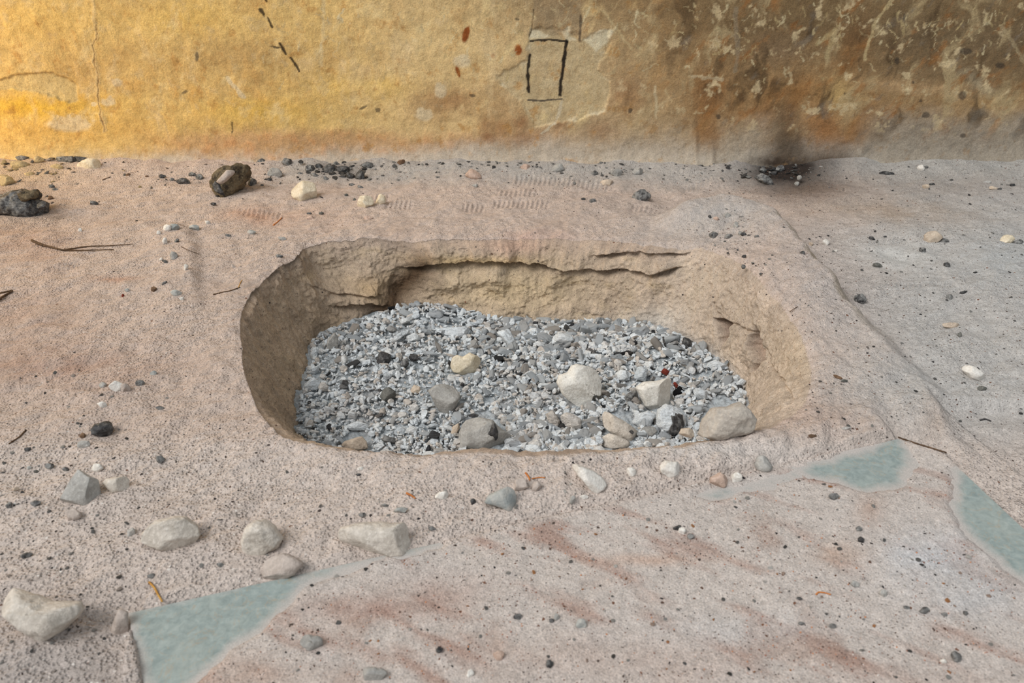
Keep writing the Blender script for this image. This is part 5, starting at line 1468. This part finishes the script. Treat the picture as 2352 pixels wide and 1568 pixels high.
 ('wood_chip', 'wood chip', 'brown', 1866, 1001, 24, 10, 0, 'poly', 'dark brown chip on the bank right of the pit'),
 ('flint_flake', 'stone', 'grey', 1945, 983, 34, 8, -3, 'poly', 'thin grey flake near the upper slab corner'),
 # on the slab
 ('charcoal_piece', 'charcoal', 'charash', 1190, 1416, 22, 18, 0, 'poly', 'dark crumb alone in the middle of the sandy slab'),
 ('charcoal_piece', 'charcoal', 'char', 1266, 1425, 14, 12, 0, 'poly', 'black crumb touching a pale pebble on the slab'),
 ('pebble', 'stone', 'grey', 1278, 1417, 14, 18, 0, 'round', 'pale pebble touching the black crumb on the slab'),
 ('pebble', 'stone', 'flint', 1335, 1432, 26, 22, 0, 'round', 'blue-grey pebble with a dark tip on the slab'),
 ('charcoal_piece', 'charcoal', 'char', 1010, 1493, 18, 18, 0, 'poly', 'dark crumb low in the middle left of the slab'),
 ('charcoal_piece', 'charcoal', 'char', 1262, 1524, 20, 20, 0, 'poly', 'dark crumb at the bottom middle of the slab'),
 ('charcoal_piece', 'charcoal', 'charash', 1916, 1140, 26, 18, 0, 'poly', 'black charcoal near the bare green corner of the slab'),
 ('charcoal_piece', 'charcoal', 'char', 1978, 1240, 16, 18, 0, 'poly', 'black charcoal on the brown streak of the slab'),
 ('charcoal_piece', 'charcoal', 'charash', 1973, 1214, 14, 14, 0, 'poly', 'grey charcoal just above the one on the brown streak'),
 ('charcoal_piece', 'charcoal', 'char', 1556, 1213, 22, 12, -15, 'poly', 'black chip left of the white bead-like pebble'),
 ('pebble', 'stone', 'quartz', 1567, 1219, 20, 16, 0, 'round', 'white bead-like pebble on the slab'),
 ('charcoal_piece', 'charcoal', 'charash', 1587, 1232, 18, 14, 20, 'poly', 'grey chip right of the white bead-like pebble'),
 ('charcoal_lump', 'charcoal', 'charash', 2197, 1508, 24, 26, -20, 'round', 'grey-black lump at the bottom right of the slab'),
 ('pebble', 'stone', 'quartz', 2167, 1519, 16, 12, 0, 'round', 'white pebble left of the grey-black lump'),
 ('pebble', 'stone', 'gclod', 1963, 1341, 20, 16, 0, 'round', 'grey pebble in the middle right of the slab'),
 ('pebble', 'stone', 'grey', 2029, 1362, 18, 18, 0, 'round', 'pale grey bead right of the grey pebble on the slab'),
 ('charcoal_piece', 'charcoal', 'charash', 2083, 1395, 18, 9, 10, 'poly', 'dark chip right of the pale grey bead'),
 ('charcoal_piece', 'charcoal', 'charash', 2126, 1402, 30, 18, 0, 'poly', 'cluster-sized charcoal on the right of the slab'),
 ('charcoal_piece', 'charcoal', 'charash', 2170, 1411, 20, 10, 0, 'poly', 'dark chip by a reddish grain on the right of the slab'),
 ('charcoal_piece', 'charcoal', 'char', 2218, 1408, 18, 12, 0, 'poly', 'rightmost dark chip of the line across the slab'),
 ('pebble', 'stone', 'pink', 1145, 1505, 26, 22, 0, 'round', 'red and white speckled pebble low on the slab'),
 ('pebble', 'stone', 'quartz', 1080, 1546, 16, 20, 10, 'round', 'white pebble at the bottom left of the slab'),
 ('clod', 'clod', 'gclod', 715, 1475, 52, 36, 10, 'round', 'grey clod on the lower left of the slab'),
 ('clod', 'clod', 'gclod', 855, 1548, 60, 34, 0, 'round', 'grey crumbly clod at the bottom edge of the slab'),
 ('charcoal_piece', 'charcoal', 'charash', 1836, 1374, 18, 9, 10, 'poly', 'dark chip beside the orange straw on the slab'),
 ('charcoal_piece', 'charcoal', 'charash', 1840, 1432, 18, 10, 0, 'poly', 'dark chip below the orange straw on the slab'),
 ('charcoal_piece', 'charcoal', 'charash', 1912, 1438, 20, 14, 0, 'poly', 'ashy chip right of the dark chip below the orange straw'),
 ('clod', 'clod', 'sand', 646, 1302, 92, 56, -8, 'round', 'sandy clod overhanging the upper left slab edge'),
]
rs_ = random.Random(21)
for nm, cat, mt, cx, cy, w, h, rot, kd, lab in LIST:
    pts = gen_outline(cx, cy, w, h, rot, rs_, kd)
    ch = mt in ('char', 'charash')
    rock(nm, cat, lab, pts, MAT[mt], 'ground', 0.75, 0.10 if ch else 0.07, 4 if kd == 'poly' else 3, box=.72 if kd == 'poly' else .85, stripes=0.07 if ch else 0.0)

# traced stones of the foreground
k6, x6, y6 = 3.36, 0, 1150
rock('stone', 'stone', 'white L-shaped limestone in the bottom left corner', sc([(-10, 760), (20, 690), (70, 690), (180, 735), (350, 800), (400, 795), (540, 800), (600, 795), (625, 840), (600, 890), (480, 1000), (350, 1070), (280, 1085), (230, 1050), (130, 950), (30, 870)], x6, y6, k6), MAT['near'], 'ground', .85, .09, 5, sub=5, cut=(.66, .9))
rock('stone', 'stone', 'brown-faced pale stone in the left foreground', sc([(1110, 240), (1150, 190), (1210, 150), (1330, 125), (1430, 130), (1520, 200), (1540, 270), (1500, 340), (1380, 385), (1250, 370), (1170, 345), (1105, 310)], x6, y6, k6), MAT['near'], 'ground', .85, .09, 6, sub=5, cut=(.66, .9))
rock('stone', 'stone', 'egg-shaped pale stone between the brown-faced and the widest foreground stones', sc([(1880, 300), (1900, 210), (1960, 155), (2030, 150), (2110, 200), (2170, 290), (2150, 360), (2050, 410), (1930, 440), (1880, 410)], x6, y6, k6), MAT['near'], 'ground', .85, .09, 4, sub=5, cut=(.66, .9))
rock('stone', 'stone', 'dusty flake leaning on the left slab corner', sc([(840, 1050), (880, 930), (920, 830), (985, 860), (985, 1000), (960, 1060), (890, 1065)], x6, y6, k6), MAT['sand'], 'ground', .6, .06, 4)
k7, x7, y7 = 2.861, 650, 1020
rock('stone', 'stone', 'widest white stone of the foreground at the slab edge', sc([(358, 580), (385, 545), (450, 530), (540, 520), (700, 520), (800, 520), (825, 560), (828, 620), (855, 650), (850, 700), (800, 725), (720, 735), (600, 715), (480, 690), (400, 665), (365, 630)], x7, y7, k7), MAT['near'], 'ground', .85, .09, 4, sub=5, cut=(.66, .9))
rock('flint_flake', 'stone', 'blue-grey curved flint with a white rind on the near bank', sc([(1318, 385), (1350, 335), (1430, 295), (1480, 278), (1520, 295), (1555, 350), (1560, 420), (1535, 455), (1480, 440), (1430, 415), (1380, 400)], x7, y7, k7), MAT['flint'], 'ground', .5, .03, 4)
rock('stone', 'stone', 'bone-like oblong white stone on the near bank', sc([(1892, 155), (1910, 130), (1960, 140), (2040, 175), (2100, 220), (2128, 262), (2110, 295), (2055, 328), (2020, 300), (1960, 230)], x7, y7, k7), MAT['quartz'], 'ground', .9, .03, 4)
rock('flint_flake', 'stone', 'large grey angular flint in the left foreground', [(138, 1152), (152, 1125), (166, 1098), (176, 1078), (200, 1092), (222, 1102), (229, 1135), (222, 1160), (205, 1166), (170, 1158)], MAT['grey'], 'ground', .6, .03, 5)

# ------------------------------------------------------------------ twigs and straws
def tube(name, pts3, r0, r1, mat, base, parent=None, sides=7):
    P = np.array(pts3)
    V, Fc = [], []
    for i, p in enumerate(P):
        t = P[min(i + 1, len(P) - 1)] - P[max(i - 1, 0)]; t /= np.linalg.norm(t)
        u = np.cross(t, (0, 0, 1.0)); u /= np.linalg.norm(u) + 1e-9; w = np.cross(u, t)
        r = r0 + (r1 - r0) * i / (len(P) - 1)
        r *= 1 + 0.15 * math.sin(i * 2.3)
        for k in range(sides):
            a = 2 * math.pi * k / sides
            V.append(p + r * (math.cos(a) * u + math.sin(a) * w) - base)
    bm = bmesh.new()
    vs = [bm.verts.new(v) for v in V]
    for i in range(len(P) - 1):
        for k in range(sides):
            a, b = i * sides + k, i * sides + (k + 1) % sides
            bm.faces.new((vs[a], vs[b], vs[b + sides], vs[a + sides]))
    bm.faces.new(vs[:sides][::-1]); bm.faces.new(vs[-sides:])
    me = bpy.data.meshes.new(name); bm.to_mesh(me); bm.free(); me.shade_smooth()
    return link(name, me, mat, base if parent is None else base - np.array(parent.location), parent)

def px_line(pts, n=24):
    P = np.array([q[:2] for q in pts], float)
    t = np.linspace(0, len(P) - 1, n)
    x = np.interp(t, np.arange(len(P)), P[:, 0]); y = np.interp(t, np.arange(len(P)), P[:, 1])
    k = np.array([.25, .5, .25])
    for _ in range(2):
        x[1:-1] = np.convolve(x, k, 'valid'); y[1:-1] = np.convolve(y, k, 'valid')
    return x, y

def twig(name, cat, label, pts, r0, r1, mat, lift=0.5, branches=()):
    x, y = px_line(pts)
    P = ground_many(x, y)
    lf = np.array([q[2] if len(q) > 2 else 0 for q in pts], float)
    P[:, 2] += lift * r0 + np.interp(np.linspace(0, len(pts) - 1, len(P)), np.arange(len(pts)), lf)
    base = P[0].copy()
    o = tube(name, P, r0, r1, mat, base)
    tag(o, label, cat)
    for bp in branches:
        x, y = px_line(bp, 14)
        Q = ground_many(x, y); Q[:, 2] += lift * r0 * .8
        tube('side_shoot', Q, r0 * .6, r1 * .7, mat, Q[0].copy(), o)
    return o

twig('dry_twig', 'twig', 'long dry forked twig on the sand at the left', [(74, 554), (92, 564), (120, 570), (146, 577), (190, 577), (262, 575)], .0052, .0016, MAT['twig'], .8, ([(146, 576), (200, 567), (250, 566), (305, 562)], [(80, 556), (110, 566), (146, 575)]))
twig('dry_twig', 'twig', 'brown twig at the left frame edge', [(-14, 700), (6, 684), (30, 670)], .0045, .0028, MAT['twig'], .9, ([(-5, 676), (30, 668)],))
twig('dry_twig', 'twig', 'crooked twig pointing at the left pit rim', [(490, 677), (510, 672), (530, 668), (552, 660)], .0026, .0013, MAT['twig'])
twig('straw', 'straw', 'short tan straw above the crooked twig', [(548, 660), (552, 650), (556, 643)], .0016, .001, MAT['straw'])
twig('straw', 'straw', 'orange straw behind the left end of the pit', [(628, 518), (638, 510), (648, 500)], .0030, .0014, MAT['orstraw'])
twig('dry_twig', 'twig', 'thin twig by the small cluster on the left ridge', [(417, 567), (432, 575), (458, 584)], .0016, .001, MAT['twig'])
twig('dry_twig', 'twig', 'tiny dark twig on the sand right of the pit', [(1814, 716), (1824, 709), (1832, 704)], .0013, .0009, MAT['twig'])
twig('dry_twig', 'twig', 'thin twig left of the rounded charcoals at the wall', [(235, 414), (250, 408), (265, 403)], .0024, .0014, MAT['twig'])
twig('straw', 'straw', 'yellow straw poking over the left slab corner', [(343, 1338), (356, 1352), (364, 1368), (374, 1386, .004)], .0022, .0018, MAT['straw'], 1.2)
twig('straw', 'straw', 'orange straw lying on the slab', [(1874, 1366), (1880, 1360), (1895, 1362), (1908, 1366)], .0017, .0012, MAT['orstraw'], .8)
twig('straw', 'straw', 'orange curl of straw on the near bank', [(1207, 1087), (1214, 1096), (1217, 1104)], .0024, .0016, MAT['orstraw'], .9, ([(1222, 1100), (1240, 1097), (1252, 1098)],))
twig('straw', 'straw', 'orange sliver above the widest foreground stone', [(934, 1134), (945, 1139), (954, 1146)], .0026, .0015, MAT['orstraw'], .9)
twig('dry_twig', 'twig', 'dark thin twig on the bare right part of the slab', [(2222, 1183), (2232, 1200), (2240, 1220), (2244, 1240)], .0015, .0010, MAT['twig'], .8)
twig('dry_twig', 'twig', 'dark stick lying on the sand beside the upper slab corner', [(2062, 1005), (2100, 1018), (2140, 1030), (2172, 1040)], .0022, .0018, MAT['twig'], .8)
twig('dry_twig', 'twig', 'dark twig at the far left below the black chip', [(20, 1020), (45, 1004), (60, 988)], .0016, .0022, MAT['twig'], .8)
twig('wood_splinter', 'twig', 'black splinter on the grey sand at the right edge', [(2250, 966), (2262, 963), (2276, 968)], .0028, .0016, MAT['char'], .7)

# ------------------------------------------------------------------ crumbs and grains
def crumbs(n, sampler, smin, smax, mats, name, cat, label, group, seed, flat=0.6, lim=None):
    rs = np.random.RandomState(seed)
    pts = []
    while len(pts) < n:
        x, y = sampler(rs)
        if not (3 < x < FW - 3 and 362 < y < FH - 3): continue
        if poly_sd(np.array([x]), np.array([y]), [(q[0], q[1]) for q in RIM])[0] < 6: continue
        if lim and not lim(x, y): continue
        pts.append((x, y))
    pts = np.array(pts)
    P = ground_many(pts[:, 0], pts[:, 1])
    lib = []
    for k in range(6):
        p, f = lump_mesh(seed * 31 + k, 2, [1.0, 1.2, 1.6][k % 3])
        for mt in mats:
            me = tri_mesh(name, p, f); me.materials.append(MAT[mt]); lib.append(me)
    from mathutils import Matrix
    for i in range(n):
        px_ = math.exp(rs.uniform(math.log(smin), math.log(smax)))
        s = px_ / 2 * depth_of(P[i]) / F
        o = bpy.data.objects.new(name, lib[rs.randint(len(lib))]); COL.objects.link(o)
        o.matrix_world = Matrix.Translation((P[i][0], P[i][1], P[i][2] + 0.2 * s)) @ Matrix([list(map(float, r)) for r in rot_matrix(rs, .3)]).to_4x4() @ Matrix.Diagonal((s, s, s * flat, 1))
        tag(o, label, cat, group)

SLABPX = [(295, 1408), (2062, 1008), (2165, 1040), (2352, 1215), (2352, 1568), (330, 1568)]
def in_slab(x, y): return poly_sd(np.array([float(x)]), np.array([float(y)]), SLABPX)[0] < -8
def out_slab(x, y): return poly_sd(np.array([float(x)]), np.array([float(y)]), SLABPX)[0] > 8
crumbs(220, lambda r: (r.uniform(560, 1720), 372 + abs(r.normal()) * 22), 5, 13, ['charash', 'char', 'gclod', 'gclod'], 'ash_crumb', 'crumb', 'dark ashy crumb in the grey strip along the wall foot', 'ashy crumbs along the wall foot', 301)
crumbs(70, lambda r: (r.normal(1790, 50), r.normal(390, 14)), 5, 17, ['char', 'charash', 'gclod'], 'charcoal_crumb', 'crumb', 'black or grey crumb around the sooty hollow', 'crumbs around the sooty hollow', 302, lim=lambda x, y: y > 374)
crumbs(80, lambda r: (r.uniform(0, 560), 372 + abs(r.normal()) * 45), 4, 10, ['charash', 'char', 'yellow', 'sand'], 'charcoal_crumb', 'crumb', 'tiny dark crumb on the sand behind and left of the pit', 'crumbs on the sand at the back left', 303)
crumbs(120, lambda r: (r.uniform(1850, 2350), r.uniform(380, 980)), 4, 10, ['charash', 'char', 'gclod'], 'charcoal_crumb', 'crumb', 'tiny dark crumb on the grey sand right of the pit', 'crumbs on the grey sand right of the pit', 304, lim=out_slab)
crumbs(40, lambda r: (r.normal(1690, 45), r.normal(540, 40)), 4, 9, ['charash', 'char', 'grey'], 'charcoal_crumb', 'crumb', 'tiny dark crumb on the earth ridge right of the pit', 'crumbs on the earth ridge', 305)
crumbs(110, lambda r: (abs(r.normal()) * 230, r.uniform(850, 1560)), 5, 13, ['charash', 'char', 'grey', 'sand'], 'charcoal_crumb', 'crumb', 'small dark crumb on the pocked sand in the left foreground', 'crumbs on the sand in the left foreground', 306, lim=out_slab)
crumbs(50, lambda r: (r.uniform(500, 1900), r.uniform(1045, 1330)), 5, 11, ['charash', 'grey', 'quartz', 'sand'], 'pebble_crumb', 'crumb', 'tiny crumb on the sand bank between pit and slab', 'crumbs on the near sand bank', 307, lim=out_slab)
crumbs(150, lambda r: (r.uniform(650, 2350), r.uniform(1100, 1568)), 5, 13, ['quartz', 'grey', 'charash', 'pink', 'char', 'orange'], 'grit_pebble', 'pebble', 'tiny pebble or crumb in the dust on top of the slab', 'grit pebbles on the slab', 308, lim=in_slab)

crumbs(60, lambda r: (r.normal(772, 36), r.normal(395, 11)), 7, 20, ['char', 'char', 'charash'], 'charcoal_crumb', 'crumb', 'black charcoal fragment in the heap at the wall foot', 'fragments of the charcoal heap', 309, flat=.8, lim=lambda x, y: 374 < y < 424)
crumbs(40, lambda r: (abs(r.normal()) * 60, r.normal(385, 20)), 8, 20, ['yellow', 'sand', 'charash'], 'clod_crumb', 'crumb', 'small yellowish or dark clod in the left corner at the wall foot', 'clods in the left corner', 310, lim=lambda x, y: 364 < y < 440)
def build_grit():
    rs = np.random.RandomState(77)
    n = 5200
    x = rs.uniform(430, 2350, n); y = rs.uniform(1100, 1567, n)
    P = unproj(x, y, ZS); X, Y = P[0], P[1]
    streak = fbm((X - 0.6 * Y), (Y + 0.6 * X) * 4.0, 3.0, 4, 57); patch = fbm(X, Y, 6, 4, 59)
    sd = poly_sd(x, y, SLABPX); ex = slab_exposure(X, Y)
    ok = (sd < -10) & (ex < .3) & (rs.uniform(size=n) < 0.12 + 0.9 * sm(0, .5, streak) + 0.6 * sm(.1, .5, patch))
    Q = ground_many(x[ok], y[ok])
    lib = [lump_mesh(900 + k, 1, 1.2) for k in range(8)]
    V, Fc, C = [], [], []; off = 0
    pal = [lin(c) for c in ((150, 104, 88), (166, 122, 104), (128, 92, 80), (214, 204, 196), (186, 160, 144), (96, 84, 80), (190, 130, 92))]
    for q in Q:
        p, f = lib[rs.randint(8)]
        s = rs.uniform(1.0, 2.6) * depth_of(q) / F
        V.append((p * s) @ rot_matrix(rs, .5).T + q + np.array((0, 0, .3 * s))); Fc.append(f + off); off += len(p)
        C.append(np.tile(pal[rs.randint(len(pal))], (len(p), 1)))
    me = tri_mesh('reddish_grit', np.concatenate(V), np.concatenate(Fc))
    set_color(me, np.concatenate(C))
    m, nt, b = new_mat('reddish_grit')
    L(nt, N(nt, 'ShaderNodeVertexColor', layer_name='Col').outputs['Color'], b.inputs['Base Color'])
    o = link('reddish_grit', me, m)
    tag(o, 'drifts of fine reddish grit scattered over the dusty slab', 'grit', kind='stuff')
build_grit()
